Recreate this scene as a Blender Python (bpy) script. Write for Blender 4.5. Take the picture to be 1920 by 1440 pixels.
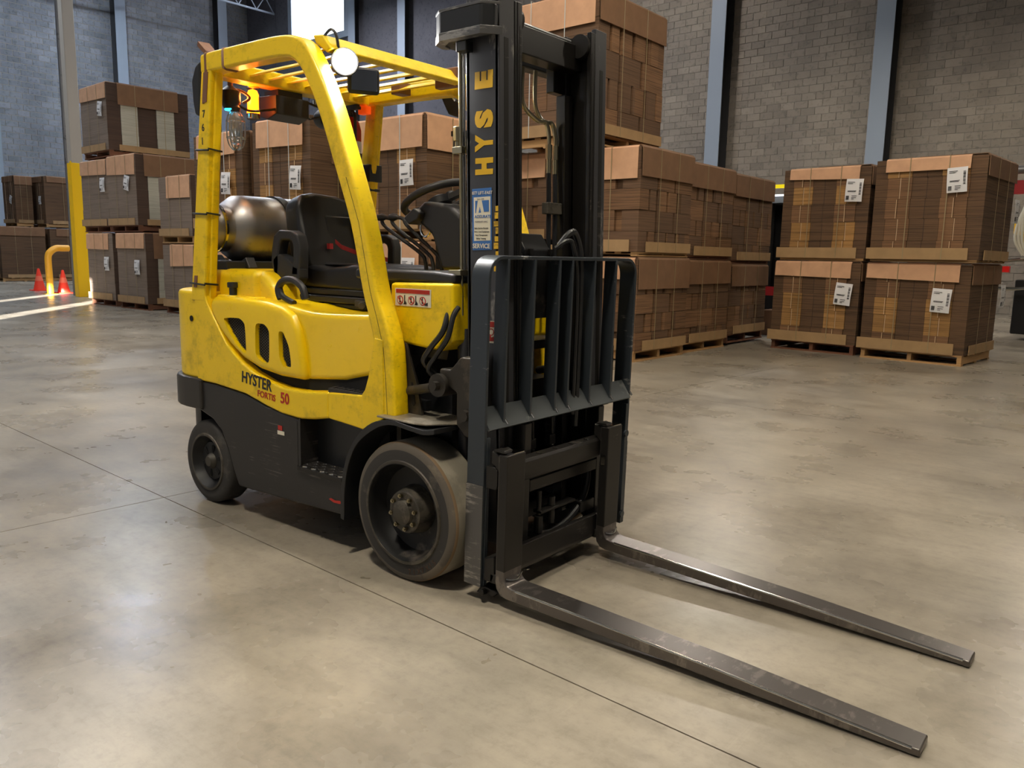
import bpy, bmesh, math, random
from mathutils import Vector, Matrix
random.seed(7)
R = math.radians
SC = bpy.context.scene
COL = SC.collection
for o in list(bpy.data.objects): bpy.data.objects.remove(o)

# ------------------------------------------------------------------ camera
CAMP = Vector((2.11386, -2.52359, 1.21514))
YAW, PITCH, ROLL, FPX = 2.248237, 0.157010, 0.019538, 1505.73
fw = Vector((math.cos(YAW)*math.cos(PITCH), math.sin(YAW)*math.cos(PITCH), -math.sin(PITCH)))
rt = Vector((math.sin(YAW), -math.cos(YAW), 0)); up = rt.cross(fw)
cr, sr = math.cos(ROLL), math.sin(ROLL)
r2 = rt*cr + up*sr; u2 = -rt*sr + up*cr
cam = bpy.data.cameras.new('camera'); camo = bpy.data.objects.new('camera', cam); COL.objects.link(camo)
M = Matrix((r2, u2, -fw)).transposed().to_4x4(); M.translation = CAMP
camo.matrix_world = M
cam.sensor_width = 36; cam.lens = 36*FPX/1920; cam.clip_start = .05; cam.clip_end = 200
SC.camera = camo

# ------------------------------------------------------------------ exposure, world, main lights
SC.view_settings.view_transform = 'Standard'; SC.view_settings.look = 'None'
SC.view_settings.exposure = -0.22; SC.view_settings.gamma = 1; SC.view_settings.use_curve_mapping = False
W = bpy.data.worlds.new('world'); SC.world = W; W.use_nodes = True
W.node_tree.nodes['Background'].inputs[0].default_value = (.75, .85, 1, 1)
W.node_tree.nodes['Background'].inputs[1].default_value = 1.0

def add_light(name, kind, loc, power, color, size=1, rot=(0, 0, 0), **k):
    l = bpy.data.lights.new(name, kind); l.energy = power; l.color = color
    if kind == 'AREA': l.shape = 'RECTANGLE'; l.size = size; l.size_y = k.get('size_y', size)
    if kind == 'SPOT': l.spot_size = k.get('cone', 1); l.spot_blend = .5; l.shadow_soft_size = size
    if kind == 'POINT': l.shadow_soft_size = size
    if kind == 'SUN': l.angle = size
    o = bpy.data.objects.new(name, l); COL.objects.link(o); o.location = loc; o.rotation_euler = rot
    return o
WARM = (1, .90, .74); COOL = (.72, .84, 1)
sun = add_light('sun_light', 'SUN', (0, -20, 10), 75, (1, .97, .93), R(.5))
sd = Vector((-.74, .67, -.235)).normalized()
sun.rotation_euler = sd.to_track_quat('-Z', 'Y').to_euler()

# ------------------------------------------------------------------ materials
def lin(c):
    f = lambda v: v/12.92 if v <= .04045 else ((v+.055)/1.055)**2.4
    return tuple(f(v/255) for v in c) + (1,)
def new_mat(name, col=(128, 128, 128), rough=.5, metal=0, **k):
    m = bpy.data.materials.new(name); m.use_nodes = True
    b = m.node_tree.nodes['Principled BSDF']
    b.inputs['Base Color'].default_value = lin(col); b.inputs['Roughness'].default_value = rough
    b.inputs['Metallic'].default_value = metal
    if 'coat' in k: b.inputs['Coat Weight'].default_value = k['coat']; b.inputs['Coat Roughness'].default_value = .15
    if 'emit' in k: b.inputs['Emission Color'].default_value = lin(k['emit']); b.inputs['Emission Strength'].default_value = k.get('es', 1)
    if 'trans' in k: b.inputs['Transmission Weight'].default_value = k['trans']
    return m
class NB:
    def __init__(s, m): s.t = m.node_tree; s.b = s.t.nodes['Principled BSDF']; s.m = m
    def n(s, typ, ins=None, **k):
        x = s.t.nodes.new(typ)
        for a, v in k.items(): setattr(x, a, v)
        for a, v in (ins or {}).items():
            if isinstance(v, tuple) and len(v) == 2 and hasattr(v[0], 'outputs'): s.t.links.new(v[0].outputs[v[1]], x.inputs[a])
            elif hasattr(v, 'outputs'): s.t.links.new(v.outputs[0], x.inputs[a])
            else: x.inputs[a].default_value = v
        return x
    def lk(s, a, b, o=0): s.t.links.new(a.outputs[o], s.b.inputs[b])
    def coord(s, scale=(1, 1, 1), kind='Object'):
        c = s.n('ShaderNodeTexCoord'); mp = s.n('ShaderNodeMapping'); s.t.links.new(c.outputs[kind], mp.inputs[0]); mp.inputs['Scale'].default_value = scale; return mp
    def wpos(s, scale=(1, 1, 1)):
        c = s.n('ShaderNodeNewGeometry'); mp = s.n('ShaderNodeMapping'); s.t.links.new(c.outputs['Position'], mp.inputs[0]); mp.inputs['Scale'].default_value = scale; return mp
    def noise(s, vec, scale=5, detail=4, rough=.55): return s.n('ShaderNodeTexNoise', {'Vector': vec, 'Scale': scale, 'Detail': detail, 'Roughness': rough})
    def ramp(s, src, stops, interp='LINEAR'):
        r = s.n('ShaderNodeValToRGB', {0: src}); r.color_ramp.interpolation = interp
        e = r.color_ramp.elements
        while len(e) < len(stops): e.new(.5)
        for i, (p, c) in enumerate(stops): e[i].position = p; e[i].color = c if len(c) == 4 else lin(c)
        return r
    def mix(s, fac, a, b, mode='MIX'):
        x = s.n('ShaderNodeMix', data_type='RGBA', blend_type=mode)
        for i, v in ((0, fac), (6, a), (7, b)):
            if hasattr(v, 'outputs'): s.t.links.new(v.outputs[0], x.inputs[i])
            else: x.inputs[i].default_value = v
        class O: pass
        y = s.n('ShaderNodeMixRGB', blend_type='MIX'); y.inputs[0].default_value = 0; s.t.links.new(x.outputs[2], y.inputs[1]); return y
    def bump(s, h, strength=.2, dist=.01):
        b = s.n('ShaderNodeBump', {'Height': h, 'Strength': strength, 'Distance': dist}); s.t.links.new(b.outputs[0], s.b.inputs['Normal']); return b
G4 = lambda v: (v, v, v, 1)

def mat_floor():
    m = new_mat('polished_concrete'); n = NB(m); p = n.wpos()
    a = n.noise(p, .55, 6, .62); b = n.noise(p, 2.6, 9, .66); f_ = n.noise(p, 19, 6, .75); c = n.noise(n.wpos((1, 5, 1)), 2.0, 6, .7)
    base = n.ramp(a, [(.32, (116, 109, 99)), (.5, (144, 136, 122)), (.68, (166, 157, 141))])
    spots = n.ramp(b, [(.30, G4(.80)), (.48, G4(.97)), (.7, G4(1.07))])
    streak = n.ramp(c, [(.36, G4(.86)), (.5, G4(1)), (.68, G4(1.06))])
    x = n.mix(.9, base, spots, 'MULTIPLY'); x = n.mix(.8, x, streak, 'MULTIPLY')
    x = n.mix(.85, x, n.ramp(f_, [(.32, G4(.80)), (.5, G4(1)), (.66, G4(1.07))]), 'MULTIPLY'); sc_ = n.noise(n.wpos((14, .6, 1)), 1.6, 5, .8); x = n.mix(.6, x, n.ramp(sc_, [(.62, G4(1)), (.66, G4(1.10)), (.70, G4(1))]), 'MULTIPLY')
    vo = n.n('ShaderNodeTexVoronoi', {'Vector': p, 'Scale': .42}, feature='DISTANCE_TO_EDGE')
    w = n.noise(p, 6, 3); vv = n.n('ShaderNodeMath', {0: vo, 1: w}, operation='MULTIPLY')
    cr_ = n.ramp(vv, [(.0, G4(.72)), (.0035, G4(.9)), (.008, G4(1))])
    x = n.mix(.35, x, cr_, 'MULTIPLY'); n.lk(x, 'Base Color')
    rr = n.ramp(n.noise(p, 1.3, 5, .6), [(.3, G4(.22)), (.7, G4(.38))]); n.lk(rr, 'Roughness')
    n.bump(n.noise(p, 45, 3), .05, .002); m.node_tree.nodes['Principled BSDF'].inputs['Specular IOR Level'].default_value = .45
    return m
def mat_paint(name, col, dirt, rough=.32, amt=.35, coat=.2, streak=(1, 1, 1)):
    m = new_mat(name, col, rough, 0, coat=coat); n = NB(m)
    a = n.noise(n.coord(streak), 7, 8, .72); b = n.noise(n.coord((1, 1, 6)), 22, 6, .75)
    f1 = n.ramp(a, [(.52, G4(0)), (.72, G4(amt))]); f2 = n.ramp(b, [(.60, G4(0)), (.68, G4(amt*.8))])
    x = n.mix(f1, lin(col), lin(dirt)); x = n.mix(f2, x, lin(dirt)); n.lk(x, 'Base Color')
    rr = n.ramp(a, [(.3, G4(rough)), (.75, G4(min(1, rough+.25)))]); n.lk(rr, 'Roughness')
    return m
def mat_scratch(name, col, scr, rough=.4, metal=0, lo=.62, sc=(3, 3, 40)):
    m = new_mat(name, col, rough, metal); n = NB(m)
    a = n.noise(n.coord(sc), 2.2, 8, .7); b = n.noise(n.coord(), 5, 4)
    mu = n.n('ShaderNodeMath', {0: a, 1: b}, operation='MULTIPLY')
    f = n.ramp(mu, [(lo*.5, G4(0)), (lo*.5+.06, G4(.8))]); x = n.mix(f, lin(col), lin(scr)); n.lk(x, 'Base Color'); return m
def mat_card(name, col, var=.18, stripe=1.0, rough=.85):
    m = new_mat(name, col, rough); n = NB(m)
    s = n.noise(n.wpos((1.2, 1.2, 105)), 1.0, 3, .6)
    st = n.ramp(s, [(.36, G4(1-.5*stripe)), (.5, G4(1)), (.64, G4(1+.18*stripe))])
    oi = n.n('ShaderNodeObjectInfo'); vr = n.n('ShaderNodeMapRange', {0: (oi, 'Random'), 3: 1-var, 4: 1+var*.6})
    x = n.mix(1, lin(col), st, 'MULTIPLY'); x = n.mix(1, x, vr, 'MULTIPLY'); n.lk(x, 'Base Color')
    n.bump(s, .5*stripe+.02, .006); return m
def mat_sheet(name, col):
    m = new_mat(name, col, .8); n = NB(m); a = n.noise(n.wpos((1, 1, 1)), 6, 5)
    r_ = n.ramp(a, [(.3, G4(.88)), (.7, G4(1.06))]); n.lk(n.mix(1, lin(col), r_, 'MULTIPLY'), 'Base Color'); n.bump(a, .15, .01); return m
def mat_block(name, c0, c1):
    m = new_mat(name, c0, .9); n = NB(m)
    oi = n.n('ShaderNodeObjectInfo'); a = n.noise(n.wpos(), .45, 5, .7); b = n.noise(n.wpos(), 9, 5)
    x = n.mix(oi if False else n.ramp(a, [(.35, G4(0)), (.65, G4(1))]), lin(c0), lin(c1))
    x = n.mix(1, x, n.ramp(b, [(.33, G4(.7)), (.45, G4(1))]), 'MULTIPLY'); n.lk(x, 'Base Color'); n.bump(b, .3, .01); return m

MT = {}
MT['floor'] = mat_floor()
MT['yellow'] = mat_paint('worn_yellow_paint', (246, 208, 6), (112, 98, 24), .3, .5)
MT['yellow_clean'] = mat_paint('yellow_paint', (252, 212, 0), (190, 155, 10), .25, .18, .4)
MT['blackpaint'] = mat_scratch('scratched_black_paint', (38, 36, 35), (104, 98, 92), .42, 0, .66, (1.6, 2, 55))
MT['black'] = new_mat('black_paint', (27, 28, 30), .38)
MT['plastic'] = new_mat('black_plastic', (34, 34, 36), .5)
MT['vinyl'] = new_mat('black_vinyl', (17, 17, 19), .42)
MT['rubber'] = mat_scratch('dusty_rubber', (52, 50, 48), (84, 79, 72), .8, 0, .6, (4, 4, 4))
MT['tread'] = mat_scratch('worn_tread_rubber', (128, 122, 108), (146, 138, 122), .7, 0, .5, (3, 3, 3))
MT['sidewall'] = mat_scratch('dusty_sidewall', (92, 85, 76), (112, 102, 88), .8, 0, .55, (5, 5, 5))
MT['gunmetal'] = mat_scratch('gunmetal_bar', (84, 88, 90), (130, 132, 130), .34, .5, .62, (10, 10, 10))
MT['bumper'] = mat_scratch('scraped_bumper', (58, 55, 52), (176, 170, 160), .45, .3, .60, (5, 5, 14))
MT['grime'] = mat_scratch('oily_brown_steel', (52, 48, 42), (78, 70, 60), .45, .3, .55, (6, 6, 6))
MT['ftop'] = mat_scratch('scuffed_fender_top', (150, 142, 128), (196, 188, 172), .36, .5, .5, (8, 8, 8))
MT['wear'] = new_mat('brown_tire_edge', (120, 98, 72), .8)
MT['rim'] = mat_scratch('dusty_black_rim', (24, 24, 25), (92, 85, 76), .5, .2, .64, (3, 3, 3))
MT['fold'] = new_mat('pale_fold_edge', (206, 176, 140), .8)
MT['hub'] = mat_scratch('greasy_steel', (70, 66, 59), (98, 92, 82), .5, .4, .5, (9, 9, 9))
MT['steel'] = mat_scratch('worn_fork_steel', (108, 103, 100), (140, 134, 129), .32, .85, .56, (14, 6, 6))
MT['shank'] = mat_scratch('dark_shank_steel', (48, 46, 44), (96, 91, 84), .38, .55, .72, (5, 5, 30))
MT['mast'] = mat_scratch('mast_dark_paint', (66, 66, 69), (150, 146, 140), .34, .25, .70, (5, 5, 2))
MT['greasy'] = new_mat('greased_rail', (28, 26, 24), .28, .3)
MT['slate'] = mat_scratch('slate_grey_paint', (50, 56, 62), (150, 148, 144), .36, .15, .72, (8, 8, 30))
MT['bare'] = mat_scratch('scuffed_bare_steel', (104, 103, 102), (176, 172, 165), .38, .7, .56, (6, 6, 40))
MT['chrome'] = new_mat('chrome', (205, 203, 195), .14, 1)
MT['brass'] = new_mat('zinc_fitting', (165, 155, 128), .3, 1)
MT['alu'] = mat_scratch('dull_aluminium', (150, 148, 148), (112, 110, 110), .42, .85, .6, (4, 4, 4))
MT['mesh'] = new_mat('vent_wire', (96, 92, 86), .45, .5)
MT['dark'] = new_mat('dark_recess', (12, 12, 12), .9)
MT['tape'] = new_mat('brown_tape', (122, 84, 62), .45)
MT['red'] = new_mat('red_paint', (168, 24, 28), .35)
MT['belt'] = new_mat('red_webbing', (150, 30, 32), .7)
MT['white'] = new_mat('white_paper', (226, 224, 224), .7)
MT['print'] = new_mat('black_ink', (40, 40, 44), .7)
MT['greyprint'] = new_mat('grey_ink', (150, 150, 154), .7)
MT['redprint'] = new_mat('red_ink', (178, 44, 34), .6)
MT['blueprint'] = new_mat('blue_ink', (62, 112, 180), .5)
MT['cream'] = new_mat('cream_sticker', (226, 220, 200), .5)
MT['letter'] = mat_scratch('chipped_yellow_letter', (222, 178, 40), (150, 118, 40), .5, 0, .62, (20, 20, 20))
MT['orange_lamp'] = new_mat('amber_lamp', (255, 140, 30), .3, emit=(255, 96, 10), es=10)
MT['blue_lamp'] = new_mat('blue_lamp', (80, 220, 255), .3, emit=(40, 200, 255), es=5)
MT['head_lamp'] = new_mat('lit_headlamp', (255, 255, 250), .3, emit=(255, 250, 245), es=90)
MT['red_lamp'] = new_mat('red_lamp', (220, 30, 30), .3, emit=(255, 30, 20), es=.1)
MT['amber_refl'] = new_mat('orange_reflector', (240, 90, 20), .3, emit=(255, 80, 10), es=.5)  # weak emission makes the marker glow; it is no lamp
MT['clear'] = new_mat('clear_plastic', (225, 228, 225), .12, trans=.85)
MT['mirror'] = new_mat('mirror_glass', (200, 205, 210), .05, 1)
MT['cb_dark'] = mat_card('cardboard_edges_dark', (96, 71, 48)); MT['cb_mid'] = mat_card('cardboard_edges', (124, 91, 62))
MT['cb_light'] = mat_card('cardboard_edges_light', (158, 118, 68)); MT['cb_brown'] = mat_card('cardboard_edges_brown', (104, 78, 56), .14, .7)
MT['cb_grey'] = mat_card('cardboard_wrapped_grey', (128, 112, 98), .06, .5); MT['cb_white'] = mat_card('white_board_edges', (178, 174, 158), .05, .5)
MT['cb_shadow'] = mat_card('cardboard_shade_brown', (74, 55, 43), .1, .5)  # dark brown that paints in shade on +x sides and between bundles
MT['cb_gap'] = mat_card('cardboard_gap_shade', (52, 38, 30), .1, .5)  # dark colour stands for the shade in slots between bundles
MT['sheet'] = mat_sheet('cardboard_sheet', (208, 162, 126)); MT['sheet2'] = mat_sheet('brown_shaded_sheet', (124, 91, 64))  # brown card colour; on +x flaps it paints in their weaker light
MT['sheet3'] = mat_sheet('kraft_sheet', (166, 134, 94))
MT['wood'] = mat_card('pallet_wood', (176, 138, 92), .25, .3); MT['wood2'] = mat_card('pallet_wood_dark', (112, 72, 50), .25, .3)
MT['strap'] = new_mat('plastic_strap', (150, 132, 96), .4); MT['strapw'] = new_mat('white_strap', (196, 204, 200), .35)
for k_, f_ in enumerate((.92, .97, 1.0, 1.05)):
    MT['block%s' % 'abcd'[k_]] = mat_block('concrete_block_'+'abcd'[k_], tuple(v*f_ for v in (150, 140, 127)), tuple(v*f_ for v in (130, 121, 111)))
    MT['greyblock%s' % 'abcd'[k_]] = mat_block('grey_block_'+'abcd'[k_], tuple(v*f_ for v in (142, 145, 152)), tuple(v*f_ for v in (112, 115, 122)))
MT['block2'] = MT['greyblockb']
MT['mortar'] = new_mat('mortar', (146, 141, 132), .95); MT['concrete'] = mat_block('dim_concrete_wall', (92, 91, 97), (80, 79, 85))
MT['colblue'] = new_mat('light_blue_column_paint', (142, 153, 166), .6); MT['coldark'] = new_mat('column_shade_dark', (52, 52, 54), .7)
MT['colwhite'] = new_mat('cream_column_paint', (182, 172, 158), .6); MT['guard'] = new_mat('yellow_guard', (252, 200, 6), .45)
MT['rail'] = new_mat('amber_rail_paint', (246, 178, 48), .4); MT['cone'] = new_mat('orange_cone', (255, 66, 40), .5); MT['cone2'] = new_mat('cone_collar', (255, 120, 90), .4)
MT['ceil'] = new_mat('ceiling', (120, 120, 122), .9); MT['slabedge'] = new_mat('joint_filler', (78, 69, 57), .9)
MT['window'] = new_mat('bright_window', (255, 255, 255), .5, emit=(238, 242, 255), es=9)
MT['tube'] = new_mat('lit_tube', (255, 255, 255), .5, emit=(225, 235, 255), es=6)
MT['lamp'] = new_mat('high_bay_lamp', (255, 240, 210), .5, emit=(255, 226, 180), es=14)
MT['gasket'] = new_mat('machine_grey', (128, 132, 136), .4, .3); MT['yled'] = new_mat('yellow_strip', (250, 225, 20), .4, emit=(255, 230, 10), es=.6)
MT['wled'] = new_mat('white_tube', (255, 255, 255), .4, emit=(240, 246, 255), es=2.5); MT['green'] = new_mat('green_tag', (150, 226, 176), .6)
MT['roller'] = new_mat('dark_roller', (70, 72, 74), .35, .6); MT['wrap'] = new_mat('stretch_wrap', (220, 222, 226), .2, trans=.7)

# ------------------------------------------------------------------ mesh helpers
def B(): return bmesh.new()
def hexa(bm, v8, mi=0):
    vs = [bm.verts.new(v) for v in v8]
    for f in ((0, 3, 2, 1), (4, 5, 6, 7), (0, 1, 5, 4), (1, 2, 6, 5), (2, 3, 7, 6), (3, 0, 4, 7)):
        bm.faces.new([vs[i] for i in f]).material_index = mi
    return vs
def box(bm, x0, x1, y0, y1, z0, z1, mi=0):
    return hexa(bm, [(x0, y0, z0), (x1, y0, z0), (x1, y1, z0), (x0, y1, z0), (x0, y0, z1), (x1, y0, z1), (x1, y1, z1), (x0, y1, z1)], mi)
def prism(bm, pts, ax, lo, hi, mi=0):
    """polygon pts in the two other axes, extruded along ax from lo to hi"""
    def P(a, b, c): return {0: (c, a, b), 1: (a, c, b), 2: (a, b, c)}[ax]
    A = [bm.verts.new(P(p[0], p[1], lo)) for p in pts]; Bv = [bm.verts.new(P(p[0], p[1], hi)) for p in pts]
    n = len(pts); fs = [bm.faces.new(A), bm.faces.new(Bv[::-1])]
    for i in range(n): fs.append(bm.faces.new((A[i], Bv[i], Bv[(i+1) % n], A[(i+1) % n])))
    for f in fs: f.material_index = mi
    return A+Bv
def strip(bm, outer, inner, lo, hi, ax=1):
    """solid band between two curves in xz, extruded along y"""
    n = len(outer)
    def P(p, c): return {0: (c, p[0], p[1]), 1: (p[0], c, p[1]), 2: (p[0], p[1], c)}[ax]
    V = [[bm.verts.new(P(c[i], h)) for i in range(n)] for c in (outer, inner) for h in (lo, hi)]
    a, b, c, d = V
    for i in range(n-1):
        bm.faces.new((a[i], a[i+1], c[i+1], c[i])); bm.faces.new((b[i], d[i], d[i+1], b[i+1]))
        bm.faces.new((a[i], b[i], b[i+1], a[i+1])); bm.faces.new((c[i], c[i+1], d[i+1], d[i]))
    bm.faces.new((a[0], c[0], d[0], b[0])); bm.faces.new((a[-1], b[-1], d[-1], c[-1]))
def cyl(bm, p0, p1, r, seg=16, r1=None, mi=0, cap=True):
    p0, p1 = Vector(p0), Vector(p1); r1 = r if r1 is None else r1
    d = (p1-p0).normalized(); a = d.orthogonal().normalized(); b = d.cross(a)
    A = [bm.verts.new(p0+(a*math.cos(t)+b*math.sin(t))*r) for t in [2*math.pi*i/seg for i in range(seg)]]
    C = [bm.verts.new(p1+(a*math.cos(t)+b*math.sin(t))*r1) for t in [2*math.pi*i/seg for i in range(seg)]]
    for i in range(seg): bm.faces.new((A[i], A[(i+1) % seg], C[(i+1) % seg], C[i])).material_index = mi
    if cap: bm.faces.new(A[::-1]).material_index = mi; bm.faces.new(C).material_index = mi
def tube(bm, pts, r, seg=10, smooth=True, closed=False, mi=0):
    P = [Vector(p) for p in pts]
    if smooth and len(P) > 2:
        Q = []; n = len(P)
        for i in range(n-1+(1 if closed else 0)):
            p0 = P[(i-1) % n] if (i or closed) else P[0]; p1 = P[i]; p2 = P[(i+1) % n]; p3 = P[(i+2) % n] if (i+2 < n or closed) else P[-1]
            for k in range(6):
                t = k/6; Q.append(.5*((2*p1)+(p2-p0)*t+(2*p0-5*p1+4*p2-p3)*t*t+(3*p1-p0-3*p2+p3)*t**3))
        if not closed: Q.append(P[-1])
        P = Q
    n = len(P); rings = []; a = None
    for i in range(n):
        if closed: d = P[(i+1) % n]-P[i-1]
        else: d = P[min(i+1, n-1)]-P[max(i-1, 0)]
        d.normalize()
        a = d.orthogonal().normalized() if a is None else (a-d*a.dot(d)).normalized()
        b = d.cross(a); rings.append([bm.verts.new(P[i]+(a*math.cos(t)+b*math.sin(t))*r) for t in [2*math.pi*k/seg for k in range(seg)]])
    for i in range(n-1+(1 if closed else 0)):
        A, C = rings[i], rings[(i+1) % n]
        for k in range(seg): bm.faces.new((A[k], A[(k+1) % seg], C[(k+1) % seg], C[k])).material_index = mi
    if not closed: bm.faces.new(rings[0][::-1]).material_index = mi; bm.faces.new(rings[-1]).material_index = mi
def lathe(bm, prof, cen, ax=1, seg=48, mi=None, closed=False):
    """prof: list of (axial offset, radius)"""
    c = Vector(cen); e = [Vector((1, 0, 0)), Vector((0, 1, 0)), Vector((0, 0, 1))]; d = e[ax]; a = e[(ax+1) % 3]; b = e[(ax+2) % 3]
    rings = []
    for h, r in prof:
        if r < 1e-5: rings.append([bm.verts.new(c+d*h)]*seg)
        else: rings.append([bm.verts.new(c+d*h+(a*math.cos(t)+b*math.sin(t))*r) for t in [2*math.pi*k/seg for k in range(seg)]])
    n = len(rings)
    for i in range(n-1+(1 if closed else 0)):
        A, C = rings[i], rings[(i+1) % n]
        for k in range(seg):
            vs = []
            for v in (A[k], A[(k+1) % seg], C[(k+1) % seg], C[k]):
                if v not in vs: vs.append(v)
            if len(vs) > 2:
                f = bm.faces.new(vs)
                if mi: f.material_index = mi[i]
def obj(name, bm, m, parent=None, bev=0, seg=2, smooth=True, angle=35, label=None, mesh=None, loc=None):
    if bm is not None:
        bmesh.ops.recalc_face_normals(bm, faces=bm.faces)
        me = bpy.data.meshes.new(name); bm.to_mesh(me); bm.free()
        for x in (m if isinstance(m, (list, tuple)) else [m]): me.materials.append(x if not isinstance(x, str) else MT[x])
        if smooth: me.shade_smooth()
        if smooth and not bev: me.set_sharp_from_angle(angle=R(angle))
    else: me = mesh
    o = bpy.data.objects.new(name, me); COL.objects.link(o)
    if parent: o.parent = parent
    if loc: o.location = loc
    if bev:
        b = o.modifiers.new('bevel', 'BEVEL'); b.width = bev; b.segments = seg; b.limit_method = 'ANGLE'; b.angle_limit = R(30); b.harden_normals = True
    if label: o['label'] = label
    return o
def thing(name, label, cat, loc=(0, 0, 0), rz=0, group=None):
    o = bpy.data.objects.new(name, None); COL.objects.link(o); o.empty_display_size = .2
    o.location = loc; o.rotation_euler = (0, 0, rz); o['label'] = label; o['category'] = cat
    if group: o['group'] = group
    return o
def tag(o, label, cat, group=None):
    o['label'] = label; o['category'] = cat
    if group: o['group'] = group
    return o
def struct(o, label=None):
    o['kind'] = 'structure'
    if label: o['label'] = label
    return o
def text_bm(txt, size, m, parent, name='lettering', depth=.001, weight=0, sx=1):
    c = bpy.data.curves.new('t', 'FONT'); c.body = txt; c.size = size; c.extrude = depth; c.offset = weight; c.resolution_u = 3
    t = bpy.data.objects.new('t', c); COL.objects.link(t); dg = bpy.context.evaluated_depsgraph_get(); dg.update()
    me = bpy.data.meshes.new_from_object(t.evaluated_get(dg)); bpy.data.objects.remove(t)
    me.materials.clear(); me.materials.append(MT[m])
    o = bpy.data.objects.new(name, me); COL.objects.link(o); o.parent = parent; o.scale = (sx, 1, 1)
    return o
def place(o, origin, xdir, ydir):
    x = Vector(xdir).normalized()*o.scale[0]; y = Vector(ydir).normalized(); z = Vector(xdir).normalized().cross(y)
    mm = Matrix((x, y, z)).transposed().to_4x4(); mm.translation = Vector(origin); o.matrix_local = mm
def xform(bm, M): bmesh.ops.transform(bm, matrix=M, verts=bm.verts)
def rot_about(axis, ang, p): return Matrix.Translation(p) @ Matrix.Rotation(ang, 4, axis) @ Matrix.Translation(-Vector(p))

# ================================================================== THE SETTING
GA = R(-2.66)                                     # the building's own direction
def Wd(s, t, z=0, o=(-1.64, -.6)): return Vector((o[0]+s*math.cos(GA)-t*math.sin(GA), o[1]+s*math.sin(GA)+t*math.cos(GA), z))
# floor: filler bed with slabs on it, joints between
bm = B(); p = [Wd(-42, -7.6), Wd(16, -7.6), Wd(16, 27), Wd(-42, 27)]
hexa(bm, [(v.x, v.y, -.3) for v in p]+[(v.x, v.y, -.005) for v in p])
floor = struct(obj('floor', bm, 'slabedge', smooth=False), 'polished grey-beige concrete warehouse floor with saw-cut joints')
sx = [-42, -36.8, -32.2, -27.6, -23, -18.4, -13.8, -9.2, -4.6, 0, 4.6, 9.2, 16]; sy = [-7.6, -4.6, 0, 4.6, 9.2, 13.8, 18.4, 27]
for i in range(len(sx)-1):
    for j in range(len(sy)-1):
        g = .0028; q4 = [Wd(sx[i]+g, sy[j]+g), Wd(sx[i+1]-g, sy[j]+g), Wd(sx[i+1]-g, sy[j+1]-g), Wd(sx[i]+g, sy[j+1]-g)]
        bm = B(); hexa(bm, [(v.x, v.y, -.0048) for v in q4]+[(v.x, v.y, 0) for v in q4]); obj('slab', bm, 'floor', floor, smooth=False)
CEIL = 15.0
bm = B(); hexa(bm, [(v.x, v.y, CEIL) for v in p]+[(v.x, v.y, CEIL+.3) for v in p]); struct(obj('ceiling', bm, 'ceil', smooth=False), 'grey warehouse ceiling')

def block_wall(name, org, du, nrm, ulen, H, bw, bh, m, vis, label, holes=()):
    """wall plane through org along du, facing nrm; vis(u, z) ranks which blocks show largest"""
    du = Vector(du).normalized(); nrm = Vector(nrm).normalized(); org = Vector(org)
    bm = B(); a, b_ = org, org+du*ulen; k = nrm*-.4
    hexa(bm, [a, b_, b_+k, a+k]+[v+Vector((0, 0, H)) for v in (a, b_, b_+k, a+k)])
    w = struct(obj(name, bm, 'mortar', smooth=False), label)
    cells = []; nz = int(H/bh)
    for j in range(nz):
        off = (j % 2)*bw/2; i = 0
        while True:
            u0 = i*bw-off; i += 1
            if u0 > ulen: break
            u1 = min(u0+bw, ulen); u0 = max(u0, 0)
            if u1-u0 < .05: continue
            cells.append((vis((u0+u1)/2, (j+.5)*bh), u0, u1, j*bh))
    cells.sort(key=lambda c: c[0])
    rng = random.Random(3); cache = {}
    rest = B(); g = .007 if m == 'block' else .013
    slots = [MT[m+c_] for c_ in 'abcd']
    def blk(bm, u0, u1, z0, dp, mi=0):
        c8 = []
        for z in (z0+g, z0+bh-g):
            for u, d in ((u0+g, 0), (u1-g, 0), (u1-g, 1), (u0+g, 1)): c8.append(org+du*u+nrm*(dp if d == 0 else -.02)+Vector((0, 0, z)))
        hexa(bm, c8, mi)
    for n_, (rk, u0, u1, z0) in enumerate(cells):
        dp = rng.uniform(.008, .02); mi = rng.choice((0, 1, 1, 2, 2, 2, 3))
        if n_ < 300 and rk < 1e6:
            bm = B(); blk(bm, u0, u1, z0, dp); obj('block', bm, slots[mi], w, smooth=False)
        else: blk(rest, u0, u1, z0, dp, mi)
    r_ = obj('blocks', rest, slots, w, smooth=False); r_['kind'] = 'stuff'
    return w
def camdist(pt):
    d = Vector(pt)-CAMP; z = d.dot(fw)
    if z < .1: return 1e7
    x, y = 960+FPX*d.dot(r2)/z, 720-FPX*d.dot(u2)/z
    return z if (-20 < x < 1940 and -20 < y < 460) else 1e7
BW0 = Vector((-37, 23.35, 0)); bd = Vector((1, -.0501, 0)).normalized()
def visback(u, z):
    pt = BW0+bd*u+Vector((0, 0, z)); d = camdist(pt)
    dd = pt-CAMP; x = 960+FPX*dd.dot(r2)/dd.dot(fw) if dd.dot(fw) > .1 else 0
    return d if (x > 1240 and z > 2.6) else 1e7
wall_back = block_wall('wall_back', BW0, bd, (-.0501, -1, 0), 54, CEIL, .42, .21, 'block', visback, 'beige-grey concrete block wall with blue-grey columns')
LW0 = Vector((-37, 23.35, 0)); ld = Vector((-.0464, -1, 0)).normalized()
def visleft(u, z): return camdist(LW0+ld*u+Vector((0, 0, z))) if z > 3.5 else 1e7
wall_left = block_wall('wall_left', LW0, ld, (1, -.0464, 0), 34, CEIL, .49, .245, 'greyblock', visleft, 'cool grey concrete block wall at the far left')
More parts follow.
